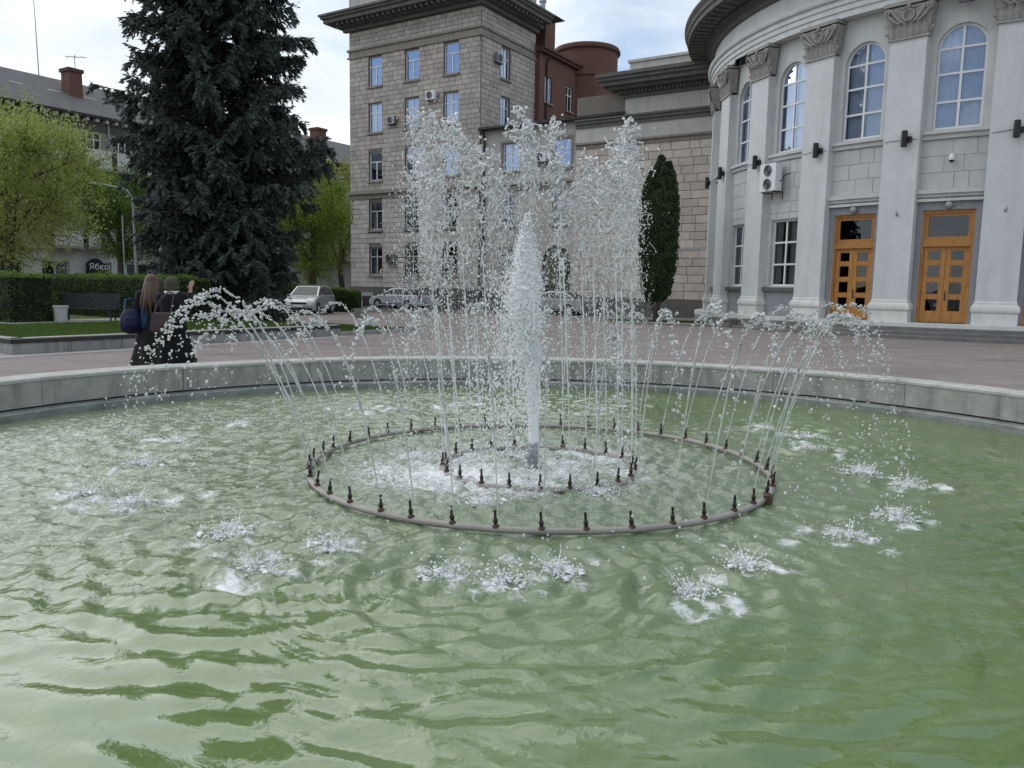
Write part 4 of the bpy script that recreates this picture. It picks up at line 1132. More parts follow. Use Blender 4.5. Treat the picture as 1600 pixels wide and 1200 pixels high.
# ------------------------------------------------------------------ pipe rings and nozzles
mat("pvc_pipe", (0.33, 0.30, 0.275), .5, .15, 6, stain=.45, stain_col=(.2, .17, .145), stain_scale=(3, 3, 3))
mat("brass_dark", (0.045, 0.04, 0.032), .45, .3, 20, metal=.5)
mat("rust", (0.085, 0.048, 0.033), .8, .3, 15)
def nozzle_mesh():
    b = MB(); b.lathe([(0.0, 0.0), (.017, 0.0), (.017, .012), (.013, .014), (.013, .03), (.016, .032), (.016, .052), (.010, .058), (.008, .098), (.010, .10), (.010, .112), (.005, .114)], 10)
    return b.mesh("nozzle")
NOZ = nozzle_mesh(); NOZ.materials.append(M["brass_dark"])
COLLAR = MB().lathe([(.022, -.008), (.026, 0), (.022, .008), (.014, .01)], 10).mesh("collar"); COLLAR.materials.append(M["rust"])
def pipe_ring(Rr, n, zc, r, label, lean):
    o = empty("pipe_ring", (FC.x, FC.y, 0), label=label, cat="fountain pipe")
    b = MB(); k = 96
    b.tube([(Rr * math.cos(2 * math.pi * i / k), Rr * math.sin(2 * math.pi * i / k), zc + .006 * math.sin(6 * math.pi * i / k)) for i in range(k + 1)], r, 10, cap=False)
    b.build("pipe", M["pvc_pipe"], o, True)
    for i in range(n):
        a = 2 * math.pi * (i + .4) / n + random.uniform(-.012, .012)
        z = link_mesh("nozzle", NOZ, None, o, True)
        z.location = (Rr * math.cos(a), Rr * math.sin(a), zc + r * .85)
        z.rotation_euler = (random.uniform(-.05, .05) - lean * math.sin(a), lean * math.cos(a) + random.uniform(-.05, .05), a)
        c = link_mesh("collar", COLLAR, None, z); c.location = (0, 0, .004)
    for i in range(8):
        a = 2 * math.pi * i / 8 + .2
        s = MB(); s.box(-.02, .02, -.03, .03, -.4, -.005); so = s.build("support", M["brass_dark"], o); so.location = (Rr * math.cos(a), Rr * math.sin(a), 0); so.rotation_euler = (0, 0, a)
    return o
po = pipe_ring(R_OUT, N_OUT, 0.034, .023, "large outer pipe ring with many small dark nozzles in the pool", .12)
fb_ = MB(); a = R(-33)
fb_.tube([(R_OUT * math.cos(a) + .02, R_OUT * math.sin(a) - .03, .034), (R_OUT * math.cos(a + .03) + .02, R_OUT * math.sin(a + .03), .034)], .038, 12)
fb_.build("coupling", M["rust"], po)
pipe_ring(R_IN, N_IN, 0.008, .024, "small inner pipe ring of nozzles round the central jet", .03)
cn = empty("central_nozzle", (FC.x - .05, FC.y, 0), label="stout upright grey nozzle tube at the pool's centre", cat="nozzle")
b = MB(); b.lathe([(.0, -.4), (.05, -.4), (.05, .22), (.043, .23), (.043, .15)], 16); b.build("tube", M["grey_metal"], cn, True)
b = MB(); b.lathe([(.055, .08), (.075, .085), (.075, .11), (.055, .115)], 16); b.build("flange", M["grey_metal"], cn)

# ------------------------------------------------------------------ outer arching jets
G = 9.81
def jet_thing(name, S0, parts, m):
    """Empty at the nozzle with the solid stream and the loose drops as parts"""
    o = empty(name, tuple(float(x) for x in S0))
    off = np.array(S0)[None]
    np_mesh("stream", parts[0][0] - off, parts[0][1], m, o, True)
    V_, F_ = join_np(parts[1:]); V_[:, 2] = np.maximum(V_[:, 2], .0)
    np_mesh("drops", V_ - off, F_, m, o, True)["kind"] = "stuff"
    return o
order = sorted(range(N_OUT), key=lambda i: ((2 * math.pi * (i + .4) / N_OUT + math.pi / 2) % (2 * math.pi)))
for i in range(N_OUT):
    rg = np.random.default_rng(1000 + i)
    a = 2 * math.pi * (i + .4) / N_OUT
    a2 = a + rg.normal(0, .02)
    S0 = np.array([FC.x + R_OUT * math.cos(a), FC.y + R_OUT * math.sin(a), .15])
    rl = land_r(a) + rg.normal(0, .07)
    E0 = np.array([FC.x + rl * math.cos(a2), FC.y + rl * math.sin(a2), 0.0])
    apex = 1.42 + rg.normal(0, .05) - .12 * max(0, math.sin(a)) ; hh = apex - S0[2]
    vz = math.sqrt(2 * G * hh); T = (vz + math.sqrt(vz * vz + 2 * G * S0[2])) / G
    vh = (E0 - S0) / T; vh[2] = 0
    def pos(t): 
        t = np.asarray(t)[..., None]
        return S0 + vh * t + np.array([0, 0, 1.0]) * (vz * t - .5 * G * t * t)
    def vel(t): 
        t = np.asarray(t)[..., None]
        return vh + np.array([0, 0, 1.0]) * (vz - G * t)
    parts = []
    tb = rg.uniform(.20, .34) * T                  # where the solid stream breaks up
    ts = np.linspace(0, tb, 26)
    pts = pos(ts) + rg.normal(0, .0016, (26, 3)) * np.linspace(0, 1, 26)[:, None]
    parts.append(tube_np([tuple(p) for p in pts], (.0036 + .0022 * np.abs(np.sin(ts * 95 + i))) * (1 + .5 * np.linspace(0, 1, 26)), 5))
    # beads on the rise
    n1_ = 60
    t1 = np.sort(rg.uniform(tb * .55, T * .52, n1_)); f = (t1 - tb * .5) / (T * .5)
    P = pos(t1) + rg.normal(0, 1, (n1_, 3)) * (.002 + .010 * np.clip(f, 0, 1))[:, None]
    s = rg.uniform(.004, .0085, n1_) * (1 + .35 * np.clip(f, 0, 1)); S = np.stack([s, s, s * rg.uniform(1.0, 2.2, n1_)], 1)
    parts.append(drops_np(P, S, ICO1, vel(t1) + rg.normal(0, .5, (n1_, 3)), rg))
    # lumps over the crest
    n2_ = 40
    t2 = T * np.clip(rg.normal(.54, .11, n2_), .36, .85)
    P = pos(t2) + rg.normal(0, .013, (n2_, 3))
    s = rg.uniform(.004, .0105, n2_); S = np.stack([s, s * rg.uniform(.7, 1, n2_), s * rg.uniform(1.0, 1.9, n2_)], 1)
    parts.append(drops_np(P, S, ICO2, vel(t2) + rg.normal(0, 1.2, (n2_, 3)), rg, .5))
    # falling drops spread out
    n3_ = 64
    t3 = T * rg.uniform(.56, .99, n3_); f = (t3 / T - .5) * 2
    P = pos(t3) + rg.normal(0, 1, (n3_, 3)) * np.stack([.010 + .055 * f, .010 + .055 * f, .012 + .04 * f], 1); P[:, 2] = np.maximum(P[:, 2], .03)
    s = rg.uniform(.0035, .0105, n3_); S = np.stack([s, s, s * rg.uniform(.9, 1.7, n3_)], 1)
    parts.append(drops_np(P, S, ICO1, vel(t3) + rg.normal(0, .8, (n3_, 3)), rg, .4))
    k = order.index(i)
    o = jet_thing("arching_jet", S0, parts, M["drop"])
    tag(o, "thin arching water jet, %s counter-clockwise from the outer ring's nearest nozzle" % ORD[k], "water jet", "arching jets of the outer ring")

# ------------------------------------------------------------------ inner tall jets
order = sorted(range(N_IN), key=lambda i: ((2 * math.pi * (i + .4) / N_IN + math.pi / 2) % (2 * math.pi)))
for i in range(N_IN):
    rg = np.random.default_rng(3000 + i)
    a = 2 * math.pi * (i + .4) / N_IN
    top = rg.uniform(2.45, 3.1) + (.2 if i % 5 == 0 else 0) + .16 * math.sin(a) - .22 * max(0, math.cos(a)) ** 2
    c, s_ = math.cos(a), math.sin(a)
    B = np.array([FC.x + R_IN * c, FC.y + R_IN * s_, .14])
    lean = np.array([c * .06 - .17, s_ * .08, 0.0])
    def ax(z):
        f = np.clip((np.asarray(z) - .14) / (top - .14), 0, 1.1)[..., None]
        return B + lean * f ** 1.3 + np.array([0, 0, 1.0]) * (np.asarray(z)[..., None] - .14)
    parts = []
    zz = np.linspace(.13, 1.55 + rg.uniform(-.3, .4), 54)
    pts = ax(zz) + rg.normal(0, .0030, (54, 3)) * np.linspace(0, 1, 54)[:, None] ** 1.5
    parts.append(tube_np([tuple(p) for p in pts], (.0030 + .0034 * np.abs(np.sin(zz * 23 + i) * np.sin(zz * 57 + 2 * i)) + .0014 * rg.random(54)) * np.linspace(.9, 1.4, 54), 6))
    # rising water, thicker and more ragged towards the top
    n1_ = 330
    f = rg.beta(1.9, 1.0, n1_); z = .5 + (top - .5) * f
    P = ax(z) + rg.normal(0, 1, (n1_, 3)) * np.stack([.004 + .085 * f ** 1.6, .004 + .085 * f ** 1.6, .02 * np.ones(n1_)], 1)
    s = (.0018 + .0052 * rg.random(n1_) ** 2) * (1 + .7 * f); S = np.stack([s, s * rg.uniform(.7, 1, n1_), s * rg.uniform(.9, 1.8, n1_)], 1)
    vdir = rg.normal(0, .45, (n1_, 3)); vdir[:, 2] += 1
    parts.append(drops_np(P, S, ICO1, vdir, rg, .5))
    # torn threads of water in the upper half
    up_ = P[f > .55]; up_ = up_[np.argsort(up_[:, 2])]
    for q_ in range(0, len(up_) - 30, 3):
        cand = up_[q_ + 1:q_ + 30]
        sc_ = np.hypot(cand[:, 0] - up_[q_, 0], cand[:, 1] - up_[q_, 1]) + .8 * np.abs(cand[:, 2] - up_[q_, 2] - .06)
        e_ = cand[int(np.argmin(sc_))]
        if np.linalg.norm(e_ - up_[q_]) < .16:
            md = (up_[q_] + e_) / 2 + rg.normal(0, .014, 3); r0 = rg.uniform(.0014, .0045)
            parts.append(tube_np([tuple(up_[q_]), tuple(md), tuple(e_)], [r0 * 1.5, r0 * .7, r0 * 1.2], 5))
    # crown of lumps
    n2_ = 80
    P = ax(top - np.abs(rg.normal(0, .16, n2_)) + .05) + rg.normal(0, 1, (n2_, 3)) * np.array([.05, .05, .05])
    s = rg.uniform(.004, .0145, n2_); S = np.stack([s, s * rg.uniform(.7, 1, n2_), s * rg.uniform(.9, 1.5, n2_)], 1)
    parts.append(drops_np(P, S, ICO2, rg.normal(size=(n2_, 3)), rg, .6))
    # liquid threads that still tie the lumps together
    Q = P[np.argsort(P[:, 2])]
    for q_ in range(0, len(Q) - 1):
        dd = np.linalg.norm(Q - Q[q_], axis=1); dd[q_] = 9
        j_ = int(np.argsort(dd)[rg.integers(0, 3)])
        if dd[j_] < .12:
            md = (Q[q_] + Q[j_]) / 2 + rg.normal(0, .012, 3); r0 = rg.uniform(.003, .008)
            parts.append(tube_np([tuple(Q[q_]), tuple(md), tuple(Q[j_])], [r0 * 1.4, r0 * .7, r0 * 1.4], 5))
    # water that falls back round the jet
    n3_ = 1150
    z = top * rg.random(n3_) ** .8; fall = np.clip(1 - z / top, 0, 1) ** .5
    ang = rg.uniform(0, 2 * math.pi, n3_); rad = rg.uniform(.02, 1, n3_) * (.09 + .27 * fall)
    P = ax(z) * 0 + np.stack([B[0] + lean[0] + np.cos(ang) * rad + c * .08 * fall - .09 * fall, B[1] + lean[1] + np.sin(ang) * rad + s_ * .08 * fall, z], 1)
    s = .0013 + .0042 * rg.random(n3_) ** 3; S = np.stack([s, s, s * rg.uniform(1.0, 3.2, n3_)], 1)
    vdir = rg.normal(0, .22, (n3_, 3)); vdir[:, 2] -= 1
    parts.append(drops_np(P, S, ICO1, vdir, rg, .4))
    k = order.index(i)
    o = jet_thing("tall_jet", B, parts, M["spray"])
    tag(o, "tall ragged upright water jet, %s counter-clockwise from the inner ring's nearest nozzle" % ORD[k], "water jet", "tall jets of the inner ring")

# ------------------------------------------------------------------ central foaming jet
cj = empty("central_jet", (0, 0, 0), label="thick white foaming water jet with a pointed plume at the centre", cat="water jet")
rg = np.random.default_rng(77)
prof = [(.2, .042), (.5, .048), (.8, .056), (1.0, .062), (1.15, .072), (1.28, .10), (1.40, .128), (1.5, .122), (1.62, .118), (1.74, .10), (1.85, .086), (1.94, .06), (2.02, .045), (2.1, .022), (2.17, .014), (2.2, .003)]
pz = np.array([p[0] for p in prof]); pr = np.array([p[1] for p in prof])
NZ, NA = 220, 72
zs = np.linspace(.2, 2.2, NZ); rr = np.interp(zs, pz, pr)
th_ = np.linspace(0, 2 * math.pi, NA, endpoint=False)
TT, ZZ = np.meshgrid(th_, zs)
RR = np.repeat(rr[:, None], NA, 1)
nz_ = np.zeros_like(TT)
for k in range(60):
    m_, kz = rg.integers(2, 26), rg.uniform(14, 160) * rg.choice((-1, 1))
    nz_ += np.sin(m_ * TT + kz * ZZ + rg.uniform(0, 6.28)) / (1 + .03 * m_ + .004 * abs(kz))
nz_ /= nz_.std()
amp = np.interp(zs, [.2, .9, 1.2, 2.14], [.002, .008, .016, .010])[:, None]
RR = np.maximum(RR + amp * nz_ * np.clip(RR / .05, .1, 1), .002)
axx = FC.x - .05 + .012 * np.sin(zs * 9) * np.clip(zs - .8, 0, 1) - .10 * np.clip((zs - .6) / 1.5, 0, 1) ** 1.0 - .05 * np.exp(-((zs - 1.45) / .25) ** 2)
Vp = np.stack([axx[:, None] + RR * np.cos(TT), FC.y + RR * np.sin(TT), ZZ], -1).reshape(-1, 3)
ii, jj = np.meshgrid(np.arange(NZ - 1), np.arange(NA), indexing='ij')
Fp = np.stack([ii * NA + jj, ii * NA + (jj + 1) % NA, (ii + 1) * NA + (jj + 1) % NA, (ii + 1) * NA + jj], -1).reshape(-1, 4)
np_mesh("plume", Vp, Fp, M["froth"], cj, True)
n_ = 4200
z = rg.beta(1.3, 1.1, n_) * 1.75; fall = (1 - z / 1.9)
P = np.stack([FC.x - .12 - .05 - .16 * np.abs(rg.normal(0, 1, n_)) * (.5 + fall) + .11 * rg.normal(0, 1, n_), FC.y + rg.normal(0, .12, n_) * (1 + fall), z], 1)
s = .002 + .006 * rg.random(n_) ** 2; S = np.stack([s, s, s * rg.uniform(1, 2.6, n_)], 1)
vd = rg.normal(0, .3, (n_, 3)); vd[:, 2] -= 1
V1 = drops_np(P, S, ICO1, vd, rg, .5)
# lumps that tear off the plume's skin
n_ = 2600
t = rg.uniform(0, 6.28, n_); zc = rg.uniform(.9, 2.24, n_); rad = (np.interp(zc, pz, pr) + .012) * (.9 + .75 * rg.random(n_) ** 2)
P = np.stack([np.interp(zc, zs, axx) + rad * np.cos(t), FC.y + rad * np.sin(t), zc], 1)
s = .0025 + .008 * rg.random(n_) ** 2; S = np.stack([s, s, s * rg.uniform(1, 1.8, n_)], 1)
V2 = drops_np(P, S, ICO1, rg.normal(size=(n_, 3)), rg, .6)
# froth that slides down beside the stem, mostly on the lee side
n_ = 2000
z = .25 + 1.3 * rg.beta(2.0, 1.15, n_)
P = np.stack([FC.x - .085 - np.abs(rg.normal(0, .06, n_)) * (1.1 - .2 * z) + .03 * rg.normal(0, 1, n_), FC.y + rg.normal(0, .075, n_), z], 1)
s = .002 + .0065 * rg.random(n_) ** 2.2; S = np.stack([s, s, s * rg.uniform(1, 3.0, n_)], 1)
vd = rg.normal(0, .25, (n_, 3)); vd[:, 2] -= 1
V3 = drops_np(P, S, ICO1, vd, rg, .5)
V_, F_ = join_np([V1, V2, V3])
np_mesh("torn_drops", V_, F_, M["froth"], cj, True)["kind"] = "stuff"

# ------------------------------------------------------------------ splashes
SPLN = ["left of the nearest splashes, the largest on the near left", "above the large near left splash", "small one between the near left splash and the pipe ring", "left end of the row in front of the ring", "middle of the row in front of the ring", "right end of the row in front of the ring",
        "nearest to the camera, right of centre", "just behind the nearest right-hand splash", "lower of the right-hand pair", "upper of the right-hand pair", "right of the ring, level with its middle", "farthest right of the ring", "small one behind the ring on the right", "second behind the ring on the right", "third behind the ring on the right", "left of the ring's far side",
        "far left behind the ring", "wide one on the left side", "leftmost of all", "left of the ring, level with its middle", "behind the ring on the left", "behind the ring on the right of centre", "behind the ring left of centre", "directly behind the ring"]
def splash(x, y, s, label, name="splash", seed=0, dens=1.0, tall=1.0):
    rg = np.random.default_rng(500 + seed)
    parts = []
    n0 = int(20 * dens)                            # heaps of froth
    th_ = rg.uniform(0, 6.28, n0); rd = s * .9 * rg.random(n0)
    P = np.stack([x + rd * np.cos(th_), y + rd * np.sin(th_) * .85, np.full(n0, .004)], 1)
    sz = rg.uniform(.007, .026, n0); S = np.stack([sz, sz * rg.uniform(.4, 1, n0), sz * rg.uniform(.35, .7, n0)], 1)
    dv = rg.normal(0, .25, (n0, 3)); dv[:, 2] = 1
    parts.append(drops_np(P, S * np.array([1, 1, .9 * tall]), ICO2, dv, rg, .9))
    n_ = int(200 * dens)
    th_ = rg.uniform(0, 6.28, n_); rd = s * .9 * rg.random(n_) ** .8
    P = np.stack([x + rd * np.cos(th_), y + rd * np.sin(th_) * .9, .004 + .09 * rg.random(n_) ** 3 * tall], 1)
    sz = .002 + .008 * rg.random(n_) ** 2; S = np.stack([sz, sz, sz * rg.uniform(.7, 1.3, n_)], 1)
    parts.append(drops_np(P, S, ICO1, rg.normal(size=(n_, 3)), rg, .5))
    for k in range(int(7 * dens)):                 # thrown-up sheets and strands
        t0 = rg.uniform(0, 6.28); r0 = s * rg.uniform(.05, .5); out = rg.uniform(.02, .10); hgt = rg.uniform(.03, .14) * tall
        b0 = np.array([x + r0 * math.cos(t0), y + r0 * math.sin(t0), 0.0]); pts = []
        for q_ in range(6):
            f = q_ / 5
            pts.append(tuple(b0 + np.array([math.cos(t0) * out * f * f, math.sin(t0) * out * f * f, hgt * f]) + rg.normal(0, .003, 3)))
        parts.append(tube_np(pts, np.array([.010, .007, .0045, .003, .0022, .0015]) * rg.uniform(.6, 1.2), 6))
    n_ = int(14 * dens)                            # flung drops
    th_ = rg.uniform(0, 6.28, n_); rd = s * rg.uniform(.2, 1.4, n_); sz = rg.uniform(.003, .008, n_)
    parts.append(drops_np(np.stack([x + rd * np.cos(th_), y + rd * np.sin(th_), rg.uniform(.02, .17, n_) * tall], 1), np.stack([sz, sz, sz * 1.2], 1), ICO1, None, rg, .3))
    V_, F_ = join_np(parts)
    o = empty(name, (x, y, 0), label=label, cat="splash")
    np_mesh("froth", V_ - np.array([[x, y, 0]]), F_, M["foam_drop"], o, True)["kind"] = "stuff"
    return o
for k, (x, y, s) in enumerate(SPL):
    o = splash(x, y, s * (.78 if y < 7 else .6), "white splash of falling water, " + SPLN[k], seed=k, dens=1.0 if y < 7 else .6, tall=1.0 if y < 7 else .6)
    o["group"] = "splashes where the arching jets land"
SPL2 = ["left of the inner ring", "behind the inner ring on the left", "at the front right of the inner ring", "in front of the inner ring on the left", "far left inside the outer ring", "round the central nozzle", "at the front of the inner ring", "right inside the inner ring", "between the two rings at the front", "at the back of the inner ring"]
for k, (x, y, s) in enumerate(INNER_SPL):
    o = splash(x, y, s, "broad white foam patch " + SPL2[k], seed=60 + k, dens=1.3, tall=.55); o["category"] = "foam patch"; o.name = "foam_patch"; o["group"] = "foam inside the pipe rings"
# ------------------------------------------------------------------ planter, lawn, path
K = Vector((-10.55, 16.55, 0))
pf = fmap(K, W, U)             # long side, faces the plaza
ps = fmap(K, -U, -W)           # short side, faces left-front
pl = empty("planter_wall", label="low grey stone planter wall with a dark top edge along the lawn", cat="planter wall")
def wall_run(mp_, length, step, parent):
    s = 0.0
    while s < length - .05:
        e = min(s + step * random.uniform(.97, 1.03), length)
        b = MB(); b.box(s + .008, e - .008, -.02, .235, -.22, 0.0 + random.uniform(-.006, .006), mp_); b.build("stone_panel", M["planter_stone"], parent)
        s = e
wall_run(pf, 9.6, 1.22, pl); wall_run(ps, 8.0, 1.22, pl)
b = MB(); b.box(-.0, 9.6, .238, .325, -.3, .025, pf); b.box(.003, 8.0, .238, .325, -.3, .022, ps); b.build("cap", M["dark_cap"], pl)  # darker band along the top of the wall
b = MB(); b.box(-.0, 9.6, .326, .345, -.3, -.02, pf); b.box(.003, 8.0, .326, .345, -.3, -.023, ps); b.build("cap_top", M["pale_paving"], pl)
kb = MB(); kb.box(9.6, 13.5, -.02, .12, -.16, 0, pf); kb.box(9.6, 9.75, -.02, .12, -6, -.16, pf); kb.box(13.35, 13.5, -.02, .12, -6, -.16, pf)
tag(kb.build("lawn_kerb", M["planter_stone"]), "low grey kerb round the small lawn past the planter wall", "kerb")
def quad_sheet(name, mp_, s0, s1, d0, d1, z, m, n=1):
    mb = MB(); mb.add([mp_(s0, z, d0), mp_(s1, z, d0), mp_(s1, z, d1), mp_(s0, z, d1)], [(0, 1, 2, 3)])
    return tag(mb.build(name, m), kind="structure")
quad_sheet("lawn", pf, .2, 9.58, -16, -.2, .312, M["lawn_ground"])
quad_sheet("lawn", pf, 9.75, 13.35, -6, -.16, .08, M["lawn_ground"])
quad_sheet("path", pf, 3.0, 9.0, -8.2, -6.0, .322, M["pale_paving"])
quad_sheet("pavement", pf, -1.5, 9.6, .03, .55, .006, M["pale_paving"])
quad_sheet("pavement", ps, 0.0, 8.0, .03, .55, .010, M["pale_paving"])

def blades(name, mp_, s0, s1, d0, d1, z, n, label, hmin=.03, hmax=.075):
    rg = np.random.default_rng(int(s0 * 10 + n))
    s = rg.uniform(s0, s1, n); d = rg.uniform(d0, d1, n)
    O = np.array(mp_(0, z, 0)); us = np.array(mp_(1, z, 0)) - O; ud = np.array(mp_(0, z, 1)) - O
    P = O + s[:, None] * us + d[:, None] * ud
    a = rg.uniform(0, 6.28, n); w = rg.uniform(.006, .014, n); h = rg.uniform(hmin, hmax, n)
    dx = np.stack([np.cos(a) * w, np.sin(a) * w, 0 * a], 1); tip = np.stack([rg.normal(0, .02, n), rg.normal(0, .02, n), h], 1)
    V_ = np.stack([P - dx, P + dx, P + tip], 1).reshape(-1, 3); F_ = np.arange(3 * n).reshape(-1, 3)
    o = np_mesh(name, V_, F_, M["grass_blade"]); return tag(o, label, "grass", kind="stuff")
blades("grass", pf, .2, 9.5, -6.0, -.3, .312, 42000, "short mown grass on the lawn behind the planter wall")
blades("grass", pf, 9.8, 13.3, -5.5, -.2, .08, 16000, "short grass on the small kerbed lawn by the plaza")

# ------------------------------------------------------------------ foliage tools
mat("linden_leaf", (0.24, 0.33, 0.05), .65, .30, .7, hue=(.155, .205, .042), per=.25)
mat("linden_pale", (0.37, 0.43, 0.12), .65, .28, .7, hue=(.28, .33, .09), per=.25)
mat("green_leaf", (0.12, 0.21, 0.03), .6, .35, .7, hue=(.085, .16, .024), per=.25)
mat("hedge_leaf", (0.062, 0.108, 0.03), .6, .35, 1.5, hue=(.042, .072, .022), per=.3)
mat("hedge_lit_leaf", (0.12, 0.20, 0.04), .6, .3, 1.5, per=.25)  # brighter copy of the hedge leaf; light on the top put into the colour
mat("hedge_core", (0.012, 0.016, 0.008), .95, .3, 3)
mat("spruce_needle", (0.044, 0.060, 0.047), .7, .35, 1.2, hue=(.028, .041, .033), per=.3)
mat("spruce_tip", (0.066, 0.088, 0.074), .7, .3, 1.2, per=.25)
mat("thuja_leaf", (0.050, 0.078, 0.028), .65, .4, 2.5, hue=(.026, .045, .016), per=.3)
mat("bark", (0.075, 0.062, 0.052), .95, .3, 8, .4, 15, stretch=(1, 1, .3))
mat("bark_red", (0.085, 0.055, 0.042), .95, .3, 8, .4, 15, stretch=(1, 1, .3))

def leafy(*names):
    """thin leaves let part of the light through"""
    for nme in names:
        t = M[nme].node_tree; b = t.nodes["Principled BSDF"]; out = t.nodes["Material Output"]
        src = b.inputs["Base Color"].links[0].from_socket
        tr = t.nodes.new("ShaderNodeBsdfTranslucent"); t.links.new(src, tr.inputs["Color"])
        mx = t.nodes.new("ShaderNodeMixShader"); mx.inputs[0].default_value = .42
        t.links.new(b.outputs[0], mx.inputs[1]); t.links.new(tr.outputs[0], mx.inputs[2]); t.links.new(mx.outputs[0], out.inputs["Surface"])
leafy("linden_leaf", "linden_pale", "green_leaf", "hedge_leaf", "hedge_lit_leaf", "grass_blade")

def leaf_quads(P, size, rg, aspect=1.5, up=0.0, dirs=None):
    """leaf shaped diamonds at P with random orientation; (n*4,3),(n,4)"""
    n = len(P)
    d = rg.normal(size=(n, 3)) if dirs is None else dirs + rg.normal(0, .35, (n, 3))
    d[:, 2] += up
    d /= np.linalg.norm(d, axis=1)[:, None]
    a = rg.normal(size=(n, 3)); x = a - (a * d).sum(1)[:, None] * d; x /= np.linalg.norm(x, axis=1)[:, None]
    L_ = size * rg.uniform(.7, 1.3, n); Wd = L_ / aspect / 2
    v = np.stack([P, P + d * (L_ * .5)[:, None] + x * Wd[:, None], P + d * L_[:, None], P + d * (L_ * .5)[:, None] - x * Wd[:, None]], 1)
    return v.reshape(-1, 3), np.arange(4 * n).reshape(-1, 4)

def broad_tree(name, base, trunk_h, cz, rx, rz, seed, leaf_m, n_limb, n_twig, leaves, leaf_size, label, group, trunk_r=.2, upright=.4, ry=None, shell=.55):
    rg = np.random.default_rng(seed); ry = ry or rx
    t = empty(name, base, label=label, cat="tree", group=group)
    mb = MB(); samples = []
    top = np.array([rg.normal(0, .15), rg.normal(0, .15), cz + rz * .55])
    tr = [np.array([0, 0, -.1]), np.array([.03, .02, trunk_h * .5]), np.array([rg.normal(0, .06), rg.normal(0, .06), trunk_h]), np.array([*(top[:2] * .6), (trunk_h + top[2]) / 2]), top]
    mb.tube([tuple(p) for p in tr], [trunk_r * 1.2, trunk_r, trunk_r * .85, trunk_r * .5, trunk_r * .15], 9)
    for k in range(n_limb):
        a = 2 * math.pi * k / n_limb + rg.normal(0, .25)
        f = rg.uniform(0, .75); p0 = np.array([0, 0, trunk_h * rg.uniform(.85, 1.0)]) * (1 - f) + top * f
        tgt = np.array([rx * .72 * math.cos(a), ry * .72 * math.sin(a), cz + rz * rg.uniform(-.45, .75)])
        tgt[2] = max(tgt[2], p0[2] + .2)
        m1 = p0 * .6 + tgt * .4 + np.array([0, 0, -.12 * rz * upright]) ; m2 = p0 * .25 + tgt * .75 + np.array([0, 0, -.05 * rz])
        pts = [p0, m1, m2, tgt]
        mb.tube([tuple(p) for p in pts], [trunk_r * .42, trunk_r * .3, trunk_r * .18, trunk_r * .06], 6)
        for q_ in range(14):
            u = q_ / 13 * 3; i0 = min(int(u), 2); fr = u - i0
            samples.append(pts[i0] * (1 - fr) + pts[i0 + 1] * fr)
    samples = np.array(samples)
    LP, LD = [], []
    for k in range(n_twig):
        d = rg.normal(size=3); d /= np.linalg.norm(d)
        r = rg.random() ** .45 if rg.random() > shell else rg.uniform(.82, 1.04)
        lump = 1 + .13 * math.sin(5 * d[0] + seed) + .10 * math.sin(7 * d[1] + 2 * seed) + .08 * math.sin(6 * d[2])
        e = np.array([d[0] * rx, d[1] * ry, d[2] * rz]) * r * lump + np.array([0, 0, cz])
        s0 = samples[np.argmin(((samples - e) ** 2).sum(1) + .6 * np.clip(samples[:, 2] - e[2], 0, None) ** 2)]
        m = (s0 + e) / 2 + np.array([0, 0, -.08 * np.linalg.norm(e - s0)])
        mb.tube([tuple(s0), tuple(m), tuple(e)], [.022, .015, .006], 4, cap=False)
        nl = int(leaves * rg.uniform(.5, 1.5)); u = rg.random(nl) ** .6
        base_p = s0[None] * ((1 - u) ** 2)[:, None] + 2 * ((1 - u) * u)[:, None] * m[None] + (u ** 2)[:, None] * e[None]
        sp = .22 + .10 * rg.random()
        LP.append(base_p + rg.normal(0, sp, (nl, 3)) * np.array([1, 1, .9]))
        LD.append(np.repeat(((e - m) / max(1e-3, np.linalg.norm(e - m)))[None], nl, 0))
    mb.build("trunk", M["bark"], t)
    LP = np.concatenate(LP); LD = np.concatenate(LD)
    v, f = leaf_quads(LP, leaf_size, rg, 1.5, upright * .6, LD * .5)
    np_mesh("crown", v, f, leaf_m, t)
    return t

broad_tree("linden_tree", (-21.6, 34.0, .3), 2.2, 5.6, 3.7, 3.6, 11, M["linden_pale"], 14, 430, 110, .105, "broad pale yellow-green tree at the left edge behind the hedge", "trees round the square", .24, .9)
broad_tree("linden_tree", (-24.8, 50.0, 0), 2.6, 5.9, 2.8, 2.8, 12, M["green_leaf"], 10, 260, 90, .13, "rounded mid-green tree with a dark leaning trunk beside the lamp post", "trees round the square", .22, .3)
broad_tree("linden_tree", (-13.1, 51.5, 0), 2.5, 5.6, 2.7, 3.6, 13, M["linden_leaf"], 12, 330, 90, .12, "bright green tree right of the dark spruce behind the silver hatchback", "trees round the square", .26, .9)
broad_tree("linden_tree", (-15.2, 70.0, 0), 3.0, 8.0, 3.6, 4.4, 14, M["linden_pale"], 10, 260, 80, .15, "tall pale green tree rising beside the stone house's left corner", "trees round the square", .25, .9)
broad_tree("linden_tree", (-33.0, 47.0, 0), 2.5, 5.2, 3.2, 3.0, 15, M["linden_leaf"], 9, 170, 80, .13, "yellow-green tree half hidden behind the broad tree at the left edge", "trees round the square", .22, .7)

